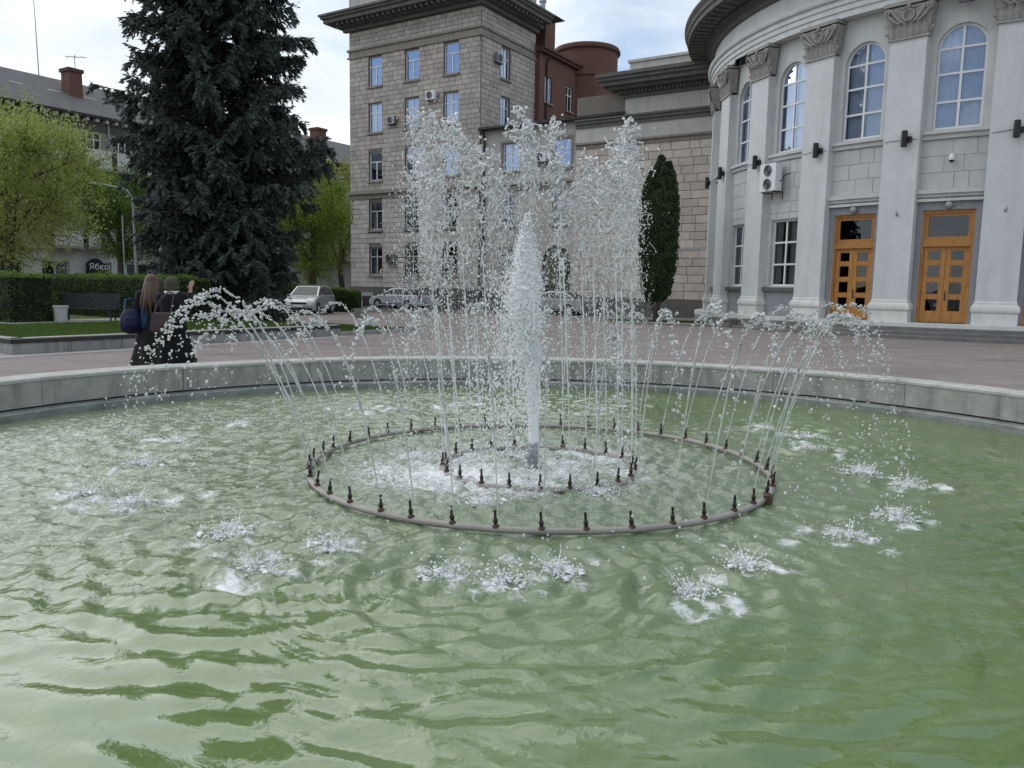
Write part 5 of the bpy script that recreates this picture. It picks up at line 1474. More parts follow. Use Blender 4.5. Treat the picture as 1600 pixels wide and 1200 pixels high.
# ------------------------------------------------------------------ big spruce
def spruce(base, H, seed):
    rg = np.random.default_rng(seed)
    t = empty("spruce_tree", base, label="huge dark blue-green spruce with drooping boughs standing left of the fountain", cat="tree")
    mb = MB()
    for (dx, dy, top, r) in ((0, 0, H, .34), (-.75, .3, H * .82, .22), (.8, -.2, H * .78, .22)):
        mb.tube([(dx * .5, dy * .5, -.2), (dx * .8, dy, 2.5), (dx * 1.1, dy * 1.2, H * .4), (dx * .9, dy, top)], [r * 1.25, r, r * .7, .03], 9)
    LP, LD, LS, TIP = [], [], [], []
    prof_z = np.array([0, .4, 2.0, 4.0, 6.0, 8.0, 10.0, 12.5, 15, 18, H]); prof_r = np.array([1.6, 2.1, 2.5, 2.8, 3.2, 3.15, 2.8, 2.6, 2.0, 1.0, .1])
    nb = 470
    BOUGHS = [(6.2, -.15, 4.2), (6.6, .2, 4.1), (5.8, .05, 4.0), (6.9, -.1, 3.9), (8.2, 3.3, 4.1), (7.1, 2.95, 4.0), (11.0, 3.1, 3.2), (10.4, 0.0, 3.5)]
    for k in range(nb):
        z = .25 + (H - .6) * (k / nb) ** 1.15
        r = float(np.interp(z, prof_z, prof_r)) * rg.uniform(.62, 1.12)
        a = k * 2.39996 + rg.normal(0, .35)
        if rg.random() < .07: r *= 1.22
        for (zz_, aa_, rr_) in BOUGHS:
            if abs(z - zz_) < .028: r, a = rr_, aa_
        c, s = math.cos(a), math.sin(a)
        off = np.array([rg.normal(0, .35), rg.normal(0, .25), 0])
        sag = rg.uniform(.25, .5) if z < 11 else rg.uniform(.1, .35)
        pts = []
        for q_ in range(9):
            f = q_ / 8
            pts.append(np.array([c * r * f, s * r * f, z + .25 * f - sag * r * .55 * f ** 1.6 + (.20 * r * max(0, f - .7) / .3 * .5)]) + off * (1 - f * .5))
        pts = np.array(pts)
        mb.tube([tuple(p) for p in pts[::2]], [.05, .035, .025, .016, .007], 5, cap=False)
        # twigs: sideways and hanging
        nt = int(12 + r * 8)
        for j in range(nt):
            f = rg.uniform(.22, 1.0); x = f * 8; i0 = min(int(x), 7); fr = x - i0
            p = pts[i0] * (1 - fr) + pts[i0 + 1] * fr
            sd = rg.choice((-1, 1)); l = rg.uniform(.28, .75) * (1.15 - .55 * f)
            d = np.array([c * .55 - s * sd * .75, s * .55 + c * sd * .75, -.25 - .95 * rg.random() * (1.1 - .5 * f)]) + rg.normal(0, .15, 3); d /= np.linalg.norm(d)
            m = 13
            u = np.linspace(.05, 1, m); droop = np.array([0, 0, -1.0])
            P = p[None] + d[None] * (u * l)[:, None] + droop[None] * (u ** 2 * l * .35)[:, None]
            for rep in range(2):
                LP.append(P + rg.normal(0, .022, (m, 3))); LD.append(np.repeat(d[None], m, 0)); LS.append(np.full(m, 1.0)); TIP.append(np.full(m, f > .72))
        # tip tuft
        d = pts[-1] - pts[-2]; d /= np.linalg.norm(d)
        u = np.linspace(0, 1, 22); P = pts[-2][None] + d[None] * (u * .55)[:, None]
        LP.append(P + rg.normal(0, .03, (22, 3))); LD.append(np.repeat(d[None], 22, 0)); LS.append(np.full(22, .9)); TIP.append(np.full(22, True))
    mb.build("trunk", M["bark_red"], t)
    LP, LD, TIP = np.concatenate(LP), np.concatenate(LD), np.concatenate(TIP)
    for nm, mk, m in (("crown", ~TIP, M["spruce_needle"]), ("outer_sprays", TIP, M["spruce_tip"])):
        P, D = LP[mk], LD[mk]
        v, f = leaf_quads(P, .19, rg, 3.2, -.15, D * 1.2)
        np_mesh(nm, v, f, m, t)
    return t
spruce((-11.0, 30.0, .3), 19.0, 21)

# ------------------------------------------------------------------ clipped hedges, thuja, bushes
def hedge(name, mp_, s0, s1, z0, z1, d0, d1, n, label, size=.075, slope=0.0):
    """clipped box hedge: dark core with leaves on its faces"""
    rg = np.random.default_rng(n + int(s0 * 7))
    h = empty(name, label=label, cat="hedge")
    def zt(s): return z1 - slope * (s - s0)
    core = MB(); k = 8
    vs = []; fs = []
    for i in range(k + 1):
        s = s0 + .08 + (s1 - s0 - .16) * i / k
        vs += [mp_(s, z0, d0 + .08), mp_(s, zt(s) - .08, d0 + .08), mp_(s, zt(s) - .08, d1 - .08), mp_(s, z0, d1 - .08)]
    for i in range(k):
        for q_ in range(3): fs.append((i * 4 + q_, (i + 1) * 4 + q_, (i + 1) * 4 + q_ + 1, i * 4 + q_ + 1))
    fs += [(0, 1, 2, 3), (k * 4, k * 4 + 3, k * 4 + 2, k * 4 + 1)]
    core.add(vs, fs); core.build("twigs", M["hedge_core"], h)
    O = np.array(mp_(0, 0, 0)); us = np.array(mp_(1, 0, 0)) - O; ud = np.array(mp_(0, 0, 1)) - O; uz = np.array([0, 0, 1.0])
    A = np.array([(s1 - s0) * (z1 - z0), (s1 - s0) * (d1 - d0), (d1 - d0) * (z1 - z0), (d1 - d0) * (z1 - z0)]); A = A / A.sum()
    faces = rg.choice(4, n, p=A)
    s = rg.uniform(s0, s1, n); z = rg.uniform(z0, 1, n) ; z = z0 + (z1 - z0) * rg.random(n); d = rg.uniform(d0, d1, n)
    bumpy = .045 * np.sin(s * 4.1) + .035 * np.sin(z * 6 + s * 2.3) + .03 * np.sin(d * 5 + s * 3.7)
    j = rg.normal(0, .03, n) + bumpy
    d = np.where(faces == 0, d1 - .03 + j, d); z = np.where(faces == 1, z1 - .03 + j, z); s = np.where(faces == 2, s0 + .03 - j, s); s = np.where(faces == 3, s1 - .03 + j, s)
    z = z - slope * (s - s0) * (z - z0) / (z1 - z0)
    P = O + s[:, None] * us + d[:, None] * ud + z[:, None] * uz
    for nm, mk, m, up in (("foliage", faces != 1, M["hedge_leaf"], .2), ("lit_top", faces == 1, M["hedge_lit_leaf"], 1.2)):
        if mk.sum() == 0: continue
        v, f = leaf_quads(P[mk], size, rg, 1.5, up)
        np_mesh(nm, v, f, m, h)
    return h
hedge("clipped_hedge", pf, 3.2, 4.6, .31, 1.72, -16, -7.0, 15000, "clipped green hedge running out of the left edge, nearer one")
hedge("clipped_hedge", pf, 7.6, 8.8, .31, 1.70, -16, -5.2, 26000, "clipped green hedge behind the dark bench")
hf = fmap((-15.2, 45.6, 0), (1, 0.08, 0), (0.08, -1, 0))
hedge("clipped_hedge", hf, 0.0, 6.1, .0, 1.78, -1.6, 0.0, 22000, "rounded dark hedge behind the silver hatchback", .09, .10)

def thuja(base, seed):
    rg = np.random.default_rng(seed)
    t = empty("thuja_tree", base, label="tall dark columnar thuja in front of the pinkish stone annex", cat="tree")
    mb = MB()
    for k in range(7):
        a = 2 * math.pi * k / 7 + .3; r = .34 + .1 * (k % 2)
        mb.tube([(.05 * math.cos(a), .05 * math.sin(a), -.1), (.16 * math.cos(a), .16 * math.sin(a), .7), (r * math.cos(a), r * math.sin(a), 1.6), (r * math.cos(a), r * math.sin(a), 5.5)], [.05, .045, .04, .01], 6)
    mb.build("trunk", M["bark"], t)
    n = 46000
    LP, LD = [], []
    lobes = [(0, 0, 7.85, 1.0), (-.42, .1, 7.2, .8), (.36, -.1, 7.55, .85), (.1, -.35, 7.0, .85), (-.1, .4, 7.3, .8)]
    for (lx, ly, top, sc_) in lobes:
        m = n // len(lobes)
        u = rg.random(m)
        z = .95 + (top - .95) * u
        pr_ = np.interp(u, [0, .06, .2, .45, .7, .88, 1.0], [.30, .60, .78, .84, .74, .46, .05]) * 1.0 * sc_
        a = rg.uniform(0, 6.28, m)
        r = pr_ * (rg.uniform(.80, 1.03, m)) * (1 + .07 * np.sin(7 * a + 3 * z) + .06 * np.sin(11 * z + a))
        k = np.interp(u, [0, .5, 1], [.3, .6, 1.0])
        LP.append(np.stack([lx * k + r * np.cos(a), ly * k + r * np.sin(a), z], 1)); LD.append(np.stack([np.cos(a) * .35, np.sin(a) * .35, np.ones(m)], 1))
    P = np.concatenate(LP); D = np.concatenate(LD)
    v, f = leaf_quads(P, .13, rg, 1.9, 0, D)
    np_mesh("foliage", v, f, M["thuja_leaf"], t)
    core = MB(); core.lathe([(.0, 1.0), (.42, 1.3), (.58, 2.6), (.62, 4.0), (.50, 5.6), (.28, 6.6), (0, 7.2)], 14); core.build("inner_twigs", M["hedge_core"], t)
    return t
thuja((6.95, 38.6, .05), 31)
tl = MB(); tl.add([(4.9, 37.6, .008), (9.6, 35.9, .008), (10.1, 41.6, .008), (4.6, 42.6, .008)], [(0, 1, 2, 3)]); tag(tl.build("lawn", M["lawn_ground"]), kind="structure")
tm = lambda s, z, d: (4.9 + s, 38.5 + d, z)
blades("grass", tm, 0.2, 4.6, -1.4, 2.8, .008, 9000, "patch of grass under the columnar thuja")
kb = MB(); kb.tube([(4.85, 37.55, .04), (9.65, 35.85, .04)], .06, 4); tag(kb.build("lawn_kerb", M["planter_stone"]), "thin dark kerb in front of the grass under the thuja", "kerb")
def bush(loc, r, h, n, m, label, seed):
    rg = np.random.default_rng(seed); t = empty("bush", loc, label=label, cat="bush", group="bushes behind the left hedge")
    mb = MB()
    for k in range(8):
        a = rg.uniform(0, 6.28); e = np.array([r * .6 * math.cos(a), r * .6 * math.sin(a), h * .8]); mb.tube([(0, 0, 0), tuple(e * .5 + np.array([0, 0, .1])), tuple(e)], [.03, .02, .008], 4)
    mb.build("stems", M["bark"], t)
    d = rg.normal(size=(n, 3)); d /= np.linalg.norm(d, axis=1)[:, None]; d[:, 2] = np.abs(d[:, 2])
    rr = rg.random(n) ** .4 * (1 + .15 * np.sin(5 * d[:, 0] + seed))
    v, f = leaf_quads(d * rr[:, None] * np.array([r, r, h]), .11, rg, 1.5, .3); np_mesh("foliage", v, f, m, t)
bush((-19.5, 38.5, 0), 1.5, 1.95, 6000, M["green_leaf"], "leafy green bush behind the hedge, left of the spruce", 41)
bush((-25.6, 36.0, 0), 1.2, 2.2, 5000, M["linden_pale"], "pale budding bush behind the hedge left of the round shop sign", 42)
bush((-17.5, 40.0, 0), 1.3, 1.9, 5000, M["linden_leaf"], "yellow-green bush showing between the people and the spruce", 43)

# ------------------------------------------------------------------ long apartment house on the left
AP = Vector((-30.95, 58.0, 0))
am_ = fmap(AP, W, U)
apt = empty("apartment_house", label="long grey apartment house with a slate roof on the far left", cat="building")
mat("apt_plaster", (0.33, 0.315, 0.29), .9, .12, 1.5, .2, 20, stain=.5, stain_col=(.13, .12, .11), stain_scale=(1, 1, .4))
mat("apt_white", (0.62, 0.61, 0.60), .9, .1, 1.5, .2, 20, stain=.4, stain_col=(.26, .25, .24), stain_scale=(1, 1, .4))
cols = [s for s in np.arange(-7.4, 11.0, 2.38)] + [s for s in np.arange(15.0, 28.0, 2.6)]
aops = []
for s in cols:
    for z in (5.3, 8.05, 10.95): aops.append(dict(s0=s, s1=s + 1.55, z0=z, z1=z + 1.25))
for s in np.arange(-6.5, 9, 3.1): aops.append(dict(s0=s, s1=s + 1.9, z0=.6, z1=2.9))
mb = MB(); wall_faces(mb, am_, -18, 46, 0, 13.1, aops, .22, 4); mb.build("wall", M["apt_plaster"], apt)
mb = MB(); wall_faces(mb, fmap(AP + U * .04, W, U), -18, 10.5, 0, 3.75, [o for o in aops if o["z0"] < 1], .1, 4); mb.build("shop_wall", M["apt_white"], apt)
mb = MB(); mb.add([am_(-18, 0, -1.3), am_(46, 0, -1.3), am_(46, 13.1, -1.3), am_(-18, 13.1, -1.3)], [(0, 1, 2, 3)]); mb.build("dark_backing", M["interior"], apt)  # added dark backing that stops sky showing through the hollow house
mb = MB(); mb.box(-18, 10.5, 3.75, 3.95, 0, .3, am_); mb.build("shop_ledge", M["apt_white"], apt)
for o in aops: window(apt, am_, o, -.16, M["white_pvc"], M["glass_clear"], 3 if o["z0"] > 1 else 2, (0, .6, 1) if o["z0"] > 1 else (0, 1), .08, back=[])
for k, s in enumerate(cols):
    for j, z in enumerate((5.3, 8.05, 10.95)):
        if (k + j) % 3 == 1 and j < 2: continue
        b = MB(); b.box(s - .25, s + 1.8, z - 1.5, z - 1.36, 0, .95, am_); b.build("balcony_slab", M["apt_plaster"], apt)
        for q_ in range(2):
            b = MB(); b.box(s - .22 + q_ * 1.0, s + .74 + q_ * 1.0, z - 1.34, z - .1, .88, .92, am_); b.build("balcony_panel", M["apt_white"], apt)
        b = MB(); b.box(s - .22, s - .18, z - 1.34, z - .1, 0, .88, am_); b.build("balcony_side", M["dark_trim"], apt)
        b = MB(); b.box(s + 1.74, s + 1.78, z - 1.34, z - .1, 0, .88, am_); b.build("balcony_side", M["dark_trim"], apt)
mb = MB(); mb.box(-18, 46, 12.3, 13.1, 0, .12, am_); mb.box(-18, 46, 13.1, 13.25, -.2, .75, am_); mb.build("cornice", M["dark_trim"], apt)
for k in range(24):
    s = -8 + k * .72; b = MB(); b.box(s, s + .22, 12.88, 13.09, .125, .6, am_); b.build("bracket", M["apt_white"], apt)
mb = MB()
for d0, z0, d1, z1 in ((.85, 13.26, -6, 16.8), (-6, 16.8, -12.9, 13.26)):
    mb.add([am_(-18, z0, d0), am_(46, z0, d0), am_(46, z1, d1), am_(-18, z1, d1)], [(0, 1, 2, 3)])
    mb.add([am_(-18, z0 - .12, d0), am_(46, z0 - .12, d0), am_(46, z1 - .12, d1), am_(-18, z1 - .12, d1)], [(0, 1, 2, 3)])
rfo = mb.build("roof", M["roof_slate"], apt)
for (s, dd, zt, wd) in ((1.0, -3.0, 16.75, .48), (26.4, -4.0, 17.0, .6), (-12.0, -4, 17.3, .6)):
    b = MB(); b.box(s - wd, s + wd, 14.0, zt, dd - .55, dd + .55, am_); c_ = b.build("chimney", M["brick_red"], rfo)
    b = MB(); b.box(s - wd - .1, s + wd + .1, zt, zt + .25, dd - .65, dd + .65, am_); b.build("chimney_cap", M["brick_dark"], rfo)
for k in range(5):
    s = -6 + k * 2.6; b = MB(); b.add([am_(s, 15.2, -2.9), am_(s + .9, 15.2, -2.9), am_(s + .9, 15.24, -2.98), am_(s, 15.24, -2.98)], [(0, 1, 2, 3)]); b.build("roof_patch", M["zinc"], rfo)
b = MB(); b.tube([am_(1.75, 13.2, .8), am_(1.75, 12.9, .2), am_(1.75, 3.9, .2)], .07, 6); b.build("downpipe", M["grey_metal"], apt)
ma_ = MB(); p0 = Vector(am_(.2, 16.7, -6)); ma_.tube([p0, p0 + Vector((-.05, 0, 3.5)), p0 + Vector((-.12, 0, 7.5))], [.045, .035, .02], 5); ma_.tube([p0 + Vector((0, 0, .0)), p0 + Vector((.3, 0, -.5))], .03, 4)
tag(ma_.build("radio_mast", M["grey_metal"]), "very thin tall mast on the left apartment roof", "mast")
ta = empty("tv_antenna", label="small TV antenna on the left brick chimney", cat="antenna"); p0 = Vector(am_(1.3, 16.95, -3.0))
b = MB(); b.tube([p0, p0 + Vector((0, 0, 1.15))], .03, 5); b.build("mast", M["grey_metal"], ta)
b = MB(); b.tube([p0 + Vector((-.7, 0, 1.05)), p0 + Vector((.9, 0, .98))], .025, 4)
for q_ in (-.6, -.2, .2, .6): b.tube([p0 + Vector((q_, -.3, 1.02)), p0 + Vector((q_, .3, 1.02))], .015, 4)
b.build("boom", M["grey_metal"], ta)
ac_unit(am_, 1.95, 9.55, .75, .6, .3, "white air conditioner on the left apartment house")

# round shop sign with lettering
sg = empty("shop_sign", label="round black shop sign with white Cyrillic lettering above the left hedge", cat="sign")
cs = Vector(am_(.1, 2.55, .55))
b = MB(); b.tube([cs - U * .06, cs + U * .06], .62, 32); b.build("disc", M["black_metal"], sg)
b = MB(); b.tube([cs - U * .5, cs - U * .05], .05, 6); b.build("arm", M["black_metal"], sg)
fc = bpy.data.curves.new("lettering", 'FONT'); fc.body = "Ябко"; fc.size = .62; fc.extrude = .02; fc.align_x = 'CENTER'; fc.align_y = 'CENTER'
_tmp = bpy.data.objects.new("lettering_curve", fc); COL.objects.link(_tmp)
bpy.context.view_layer.update()
_me = bpy.data.meshes.new_from_object(_tmp.evaluated_get(bpy.context.evaluated_depsgraph_get()))
bpy.data.objects.remove(_tmp)
fo = link_mesh("lettering", _me, None, sg); _me.materials.clear(); _me.materials.append(M["white_pvc"])
fo.matrix_world = Matrix.Translation(cs + U * .10 + W * .22) @ Matrix((tuple(W) + (0,), (0, 0, 1, 0), tuple(U) + (0,), (0, 0, 0, 1))).transposed()

# ------------------------------------------------------------------ lamp post and small pole
lp = empty("street_lamp", (-21.4, 45.0, 0), label="grey street lamp with a long curved arm behind the hedge", cat="street lamp")
b = MB(); b.tube([(0, 0, 0), (0, 0, 3), (-.03, 0, 5.9)], [.09, .075, .055], 8); b.build("pole", M["grey_metal"], lp)
b = MB(); b.tube([(-.03, 0, 5.9), (-.1, 0, 6.3), (-.3, 0, 6.6), (-.7, 0, 6.75), (-1.3, 0, 6.86), (-1.75, 0, 6.95)], .035, 6); b.build("arm", M["grey_metal"], lp)
b = MB(); b.loft([[(-1.7, -.06, 6.9), (-1.7, .06, 6.9), (-1.7, .06, 7.0), (-1.7, -.06, 7.0)], [(-2.0, -.14, 6.9), (-2.0, .14, 6.9), (-2.0, .1, 7.04), (-2.0, -.1, 7.04)], [(-2.35, -.1, 6.94), (-2.35, .1, 6.94), (-2.35, .08, 7.03), (-2.35, -.08, 7.03)]]); b.build("lamp_head", M["grey_metal"], lp)
sp_ = empty("sign_post", (-22.3, 45.5, 0), label="thin grey post left of the curved street lamp", cat="post")
b = MB(); b.tube([(0, 0, 0), (0, 0, 5.1)], .045, 6); b.build("pole", M["grey_metal"], sp_)
b = MB(); b.tube([(0, 0, 5.1), (0, 0, 5.3)], [.05, .02], 6); b.build("cap", M["grey_metal"], sp_)
# ------------------------------------------------------------------ bench and bin
mat("bench_wood", (0.036, 0.038, 0.042), .45, .3, 6, .2, 30)
mat("bin_concrete", (0.42, 0.42, 0.41), .8, .12, 8, .3, 40)
bn = empty("park_bench", (-13.45, 25.0, .31), math.atan2(.26, 1.0), label="black slatted park bench in front of the left hedge", cat="bench")
for k in range(6):
    z = .44 + k * .072; y = .34 + k * .028
    b = MB(); b.box(-.84, .84, y - .012, y + .012, z + .004, z + .062); b.build("back_slat", M["bench_wood"], bn)
for k in range(6):
    y = -.24 + k * .095; z = .40 - .02 * math.sin(math.pi * k / 5)
    b = MB(); b.box(-.84, .84, y, y + .082, z - .015, z + .015); b.build("seat_slat", M["bench_wood"], bn)
for sx in (-.68, .68):
    b = MB(); b.box(sx - .03, sx + .03, -.25, .36, .33, .375); b.tube([(sx, -.22, 0), (sx, -.2, .36)], .028, 6); b.tube([(sx, .42, 0), (sx, .32, .38), (sx, .50, .88)], .028, 6); b.build("leg", M["black_metal"], bn)
bi = empty("litter_bin", (-13.7, 23.9, .31), label="pale concrete litter bin left of the black bench", cat="litter bin")
b = MB(); b.lathe([(.14, 0), (.16, .04), (.2, .46), (.205, .5), (.17, .5), (.16, .44), (.12, .1)], 20); b.build("bucket", M["bin_concrete"], bi, True)
b = MB(); b.lathe([(.208, .44), (.22, .46), (.22, .505), (.205, .515)], 20); b.build("rim", M["bin_concrete"], bi)

# ------------------------------------------------------------------ cars
def car_paint(name, col):
    m = mat(name, col, .32, .04, 2, metal=.35, spec=.6)
    m.node_tree.nodes["Principled BSDF"].inputs["Coat Weight"].default_value = .6
    return m
car_paint("paint_silver", (0.42, 0.43, 0.43)); car_paint("paint_pale", (0.55, 0.57, 0.62)); car_paint("paint_grey", (0.36, 0.37, 0.38))
mat("tyre", (0.02, 0.02, 0.02), .85, .2, 20); mat("car_glass", (0.02, 0.024, 0.028), .08, .1, 2, spec=.3); mat("lens", (.6, .62, .63), .12, .05, 3); mat("tail_red", (.25, .01, .01), .2, .1, 3)
mat("skirt_dark", (.02, .02, .021), .7, .2, 5)
def car(name, loc, heading, lower, house, w, wheels, paint, label, gw=.17):
    c = empty(name, loc, heading, label=label, cat="car", group="parked cars")
    # shell: outline lofted across the width with soft shoulders
    cxm = sum(p[0] for p in lower) / len(lower); czm = .58
    def ring(y, k): return [((p[0] - cxm) * k + cxm, y, (p[1] - czm) * (k if k > .97 else .92) + czm) for p in lower]
    b = MB(); b.loft([ring(-w, .955), ring(-w + .035, .985), ring(-w + .12, 1.0), ring(w - .12, 1.0), ring(w - .035, .985), ring(w, .955)])
    body = b.build("body", paint, c)
    zb = min(p[1] for p in house); zt = max(p[1] for p in house)
    def hw(z): return w - .07 - gw * (z - zb) / (zt - zb)
    n = len(house)
    L_ = [(x, -hw(z), z) for x, z in house]; R_ = [(x, hw(z), z) for x, z in house]
    b = MB(); b.add(L_ + R_, [tuple(range(n))[::-1], tuple(range(n, 2 * n))] + [(i, (i + 1) % n, n + (i + 1) % n, n + i) for i in range(n)])
    b.build("roof", paint, c)
    # glass, each pane proud of the shell
    def pane(nm, q, off):
        q = [Vector(p) for p in q]; nn = (q[1] - q[0]).cross(q[2] - q[0]).normalized(); o = Vector(off)
        if nn.dot(o) < 0: nn = -nn
        cc = sum(q, Vector()) / len(q)
        q = [cc + (p - cc) * .9 + nn * .006 for p in q]
        MB().add([tuple(p) for p in q], [tuple(range(len(q)))]).build(nm, M["car_glass"], c)
    def pt(i, sg): x, z = house[i]; return (x, sg * hw(z), z)
    # house runs rear-bottom, rear-top..., front-top, front-bottom
    pane("windscreen", [pt(n - 1, -1), pt(n - 1, 1), pt(n - 2, 1), pt(n - 2, -1)], (1, 0, .5))
    pane("rear_window", [pt(0, -1), pt(0, 1), pt(1, 1), pt(1, -1)], (-1, 0, .3))
    xs0, xs1 = house[0][0], house[-1][0]
    def z_top(x):
        for (a, b_) in zip(house[:-1], house[1:]):
            if a[0] <= x <= b_[0]: return a[1] + (b_[1] - a[1]) * (x - a[0]) / (b_[0] - a[0] + 1e-9)
        return zb
    nwin = 3
    for sg in (-1, 1):
        for k in range(nwin):
            x0 = xs0 + .22 + (xs1 - xs0 - .5) * k / nwin; x1 = xs0 + .22 + (xs1 - xs0 - .5) * (k + 1) / nwin - .05
            pts = [(x0, zb + .04), (x1, zb + .04), (x1, max(zb + .06, z_top(x1) - .07)), ((x0 + x1) / 2, max(zb + .06, z_top((x0 + x1) / 2) - .07)), (x0, max(zb + .06, z_top(x0) - .07))]
            MB().add([(x, sg * (hw(z) + .006), z) for x, z in pts], [tuple(range(5))]).build("side_window", M["car_glass"], c)
        xm = xs1 - .42
        b = MB(); b.loft([[(xm + dx, sg * (w + .02 + dy), .98 + dz) for dx, dz in ((-.05, -.05), (.07, -.05), (.07, .07), (-.05, .07))] for dy in (-.06, .0, .10, .13)]); b.build("mirror", paint, c)
        b = MB(); b.tube([(xm - .75, sg * (w + .004), .80), (xm - .6, sg * (w + .03), .81), (xm - .47, sg * (w + .004), .80)], .014, 5); b.build("door_handle", paint, c)
        b = MB(); b.box(xs0 + .4, xs1 - .1, sg * w - .01 if sg > 0 else sg * w - .012, sg * w + .012 if sg > 0 else sg * w + .01, .3, .36); b.build("side_trim", M["skirt_dark"], c)
    xf = max(p[0] for p in lower); xr = min(p[0] for p in lower)
    for sg in (-1, 1):
        b = MB(); b.loft([[(xf - .30, sg * (w - .02), .70), (xf - .30, sg * (w - .02), .84), (xf - .36, sg * (w - .40), .85), (xf - .30, sg * (w - .40), .72)], [(xf - .06, sg * (w - .12), .62), (xf - .14, sg * (w - .12), .76), (xf - .10, sg * (w - .45), .74), (xf - .02, sg * (w - .45), .63)]]); b.build("headlight", M["lens"], c)
        b = MB(); b.box(xr - .004, xr + .14, *(sorted((sg * (w - .04), sg * (w - .26)))), .72, 1.0); b.build("tail_light", M["tail_red"], c)
    b = MB(); b.box(xf - .10, xf + .006, -w + .45, w - .45, .55, .65); b.build("grille", M["skirt_dark"], c)
    b = MB(); b.box(xf - .14, xf + .03, -w + .12, w - .12, .26, .36); b.build("air_dam", M["skirt_dark"], c)
    b = MB(); b.box(xf + .008, xf + .022, -.26, .26, .42, .53); b.build("number_plate", M["white_pvc"], c)
    b = MB(); b.box(xr + .25, xf - .3, -w + .12, w - .12, .12, .3); b.build("underbody", M["skirt_dark"], c)
    for (wx, sg) in [(x, s) for x in wheels for s in (-1, 1)]:
        b = MB(); b.tube([(wx, sg * (w - .2), .31), (wx, sg * (w + .004), .31)], .37, 22); b.build("wheel_arch", M["skirt_dark"], c)
        b = MB(); b.tube([(wx, sg * (w - .19), .31), (wx, sg * (w - .03), .31), (wx, sg * (w + .015), .31)], [.31, .31, .29], 24); wh = b.build("wheel", M["tyre"], c)
        b = MB(); b.tube([(wx, sg * (w + .01), .31), (wx, sg * (w + .022), .31)], .19, 18); b.build("rim", M["grey_metal"], wh)
        for k in range(5):
            a = 2 * math.pi * k / 5
            b = MB(); b.tube([(wx, sg * (w + .026), .31), (wx + .18 * math.cos(a), sg * (w + .022), .31 + .18 * math.sin(a))], .02, 4); b.build("spoke", M["lens"], wh)
    return c
hatch_low = [(-1.90, .22), (-1.97, .42), (-1.95, .8), (-1.88, 1.0), (.95, .98), (1.25, .93), (1.72, .80), (1.92, .66), (1.98, .5), (1.96, .3), (1.88, .2)]
hatch_top = [(-1.85, .99), (-1.62, 1.40), (-1.3, 1.49), (-.4, 1.52), (.25, 1.47), (1.12, .965)]
sed_low = [(-2.2, .22), (-2.27, .42), (-2.25, .78), (-2.15, .93), (-1.5, .95), (1.0, .93), (1.3, .89), (1.95, .76), (2.2, .62), (2.27, .48), (2.24, .28), (2.15, .2)]
sed_top = [(-1.75, .945), (-1.05, 1.35), (-.7, 1.40), (-.1, 1.42), (.3, 1.38), (1.2, .925)]
car("hatchback", (-10.95, 42.6, 0), R(-93), hatch_low, hatch_top, .84, (-1.25, 1.28), M["paint_silver"], "silver hatchback parked head-on in front of the rounded hedge")
car("sedan", (-7.9, 55.6, 0), math.atan2(-U.y, -U.x), sed_low, sed_top, .88, (-1.35, 1.4), M["paint_pale"], "pale silver-blue sedan parked along the stone house")
car("sedan", (2.6, 48.8, 0), math.atan2(-U.y, -U.x), sed_low, sed_top, .88, (-1.35, 1.4), M["paint_grey"], "grey sedan parked before the arched gate behind the jets")

# small street things by the stone house
ec = empty("entrance_canopy", label="low white canopy over the basement stair at the stone house", cat="canopy")
b = MB(); b.box(-11.4, -9.4, .78, 1.05, .4, 1.6, front); b.build("roof", M["white_pvc"], ec)
b = MB(); b.tube([front(-9.5, 0, 1.5), front(-9.5, .78, 1.5)], .05, 6); b.build("post", M["white_pvc"], ec)
b = MB(); b.tube([front(-11.3, 0, 1.5), front(-11.3, .78, 1.5)], .05, 6); b.build("post", M["white_pvc"], ec)
fp = empty("flower_box", (-7.35, 38.2, 0), .2, label="brown-grey square flower box standing on the plaza near the cars", cat="flower box")
b = MB(); b.lathe([(.42, 0), (.52, .42), (.54, .46), (.46, .46), (.44, .36), (.0, .36)], 4, a0=math.pi / 4, a1=math.pi / 4 + 2 * math.pi); b.build("box", M["planter_stone"], fp)
b = MB(); b.box(-.32, .32, -.32, .32, .361, .38); b.build("soil", M["soil"], fp)

# ------------------------------------------------------------------ people
mat("skin", (.45, .27, .20), .55, .06, 20); mat("hair_brown", (.095, .062, .04), .55, .3, 25, stretch=(4, 4, .5)); mat("coat_navy", (.006, .005, .009), .85, .25, 12, .2, 60)
mat("skirt_black", (.004, .004, .005), .9, .3, 12, .2, 60); mat("cap_olive", (.062, .062, .042), .9, .2, 40, .3, 80); mat("collar_white", (.62, .60, .57), .8, .08, 30)
mat("bag_brown", (.055, .038, .038), .6, .2, 15); mat("bag_blue", (.008, .011, .045), .7, .25, 12); mat("scarf_blue", (.02, .07, .13), .8, .2, 12); mat("grey_skirt", (.018, .017, .017), .9, .3, 14, .2, 50)
mat("shoe", (.015, .013, .012), .5, .2, 20); mat("hat_green", (.05, .055, .03), .9, .25, 30, .2, 60)

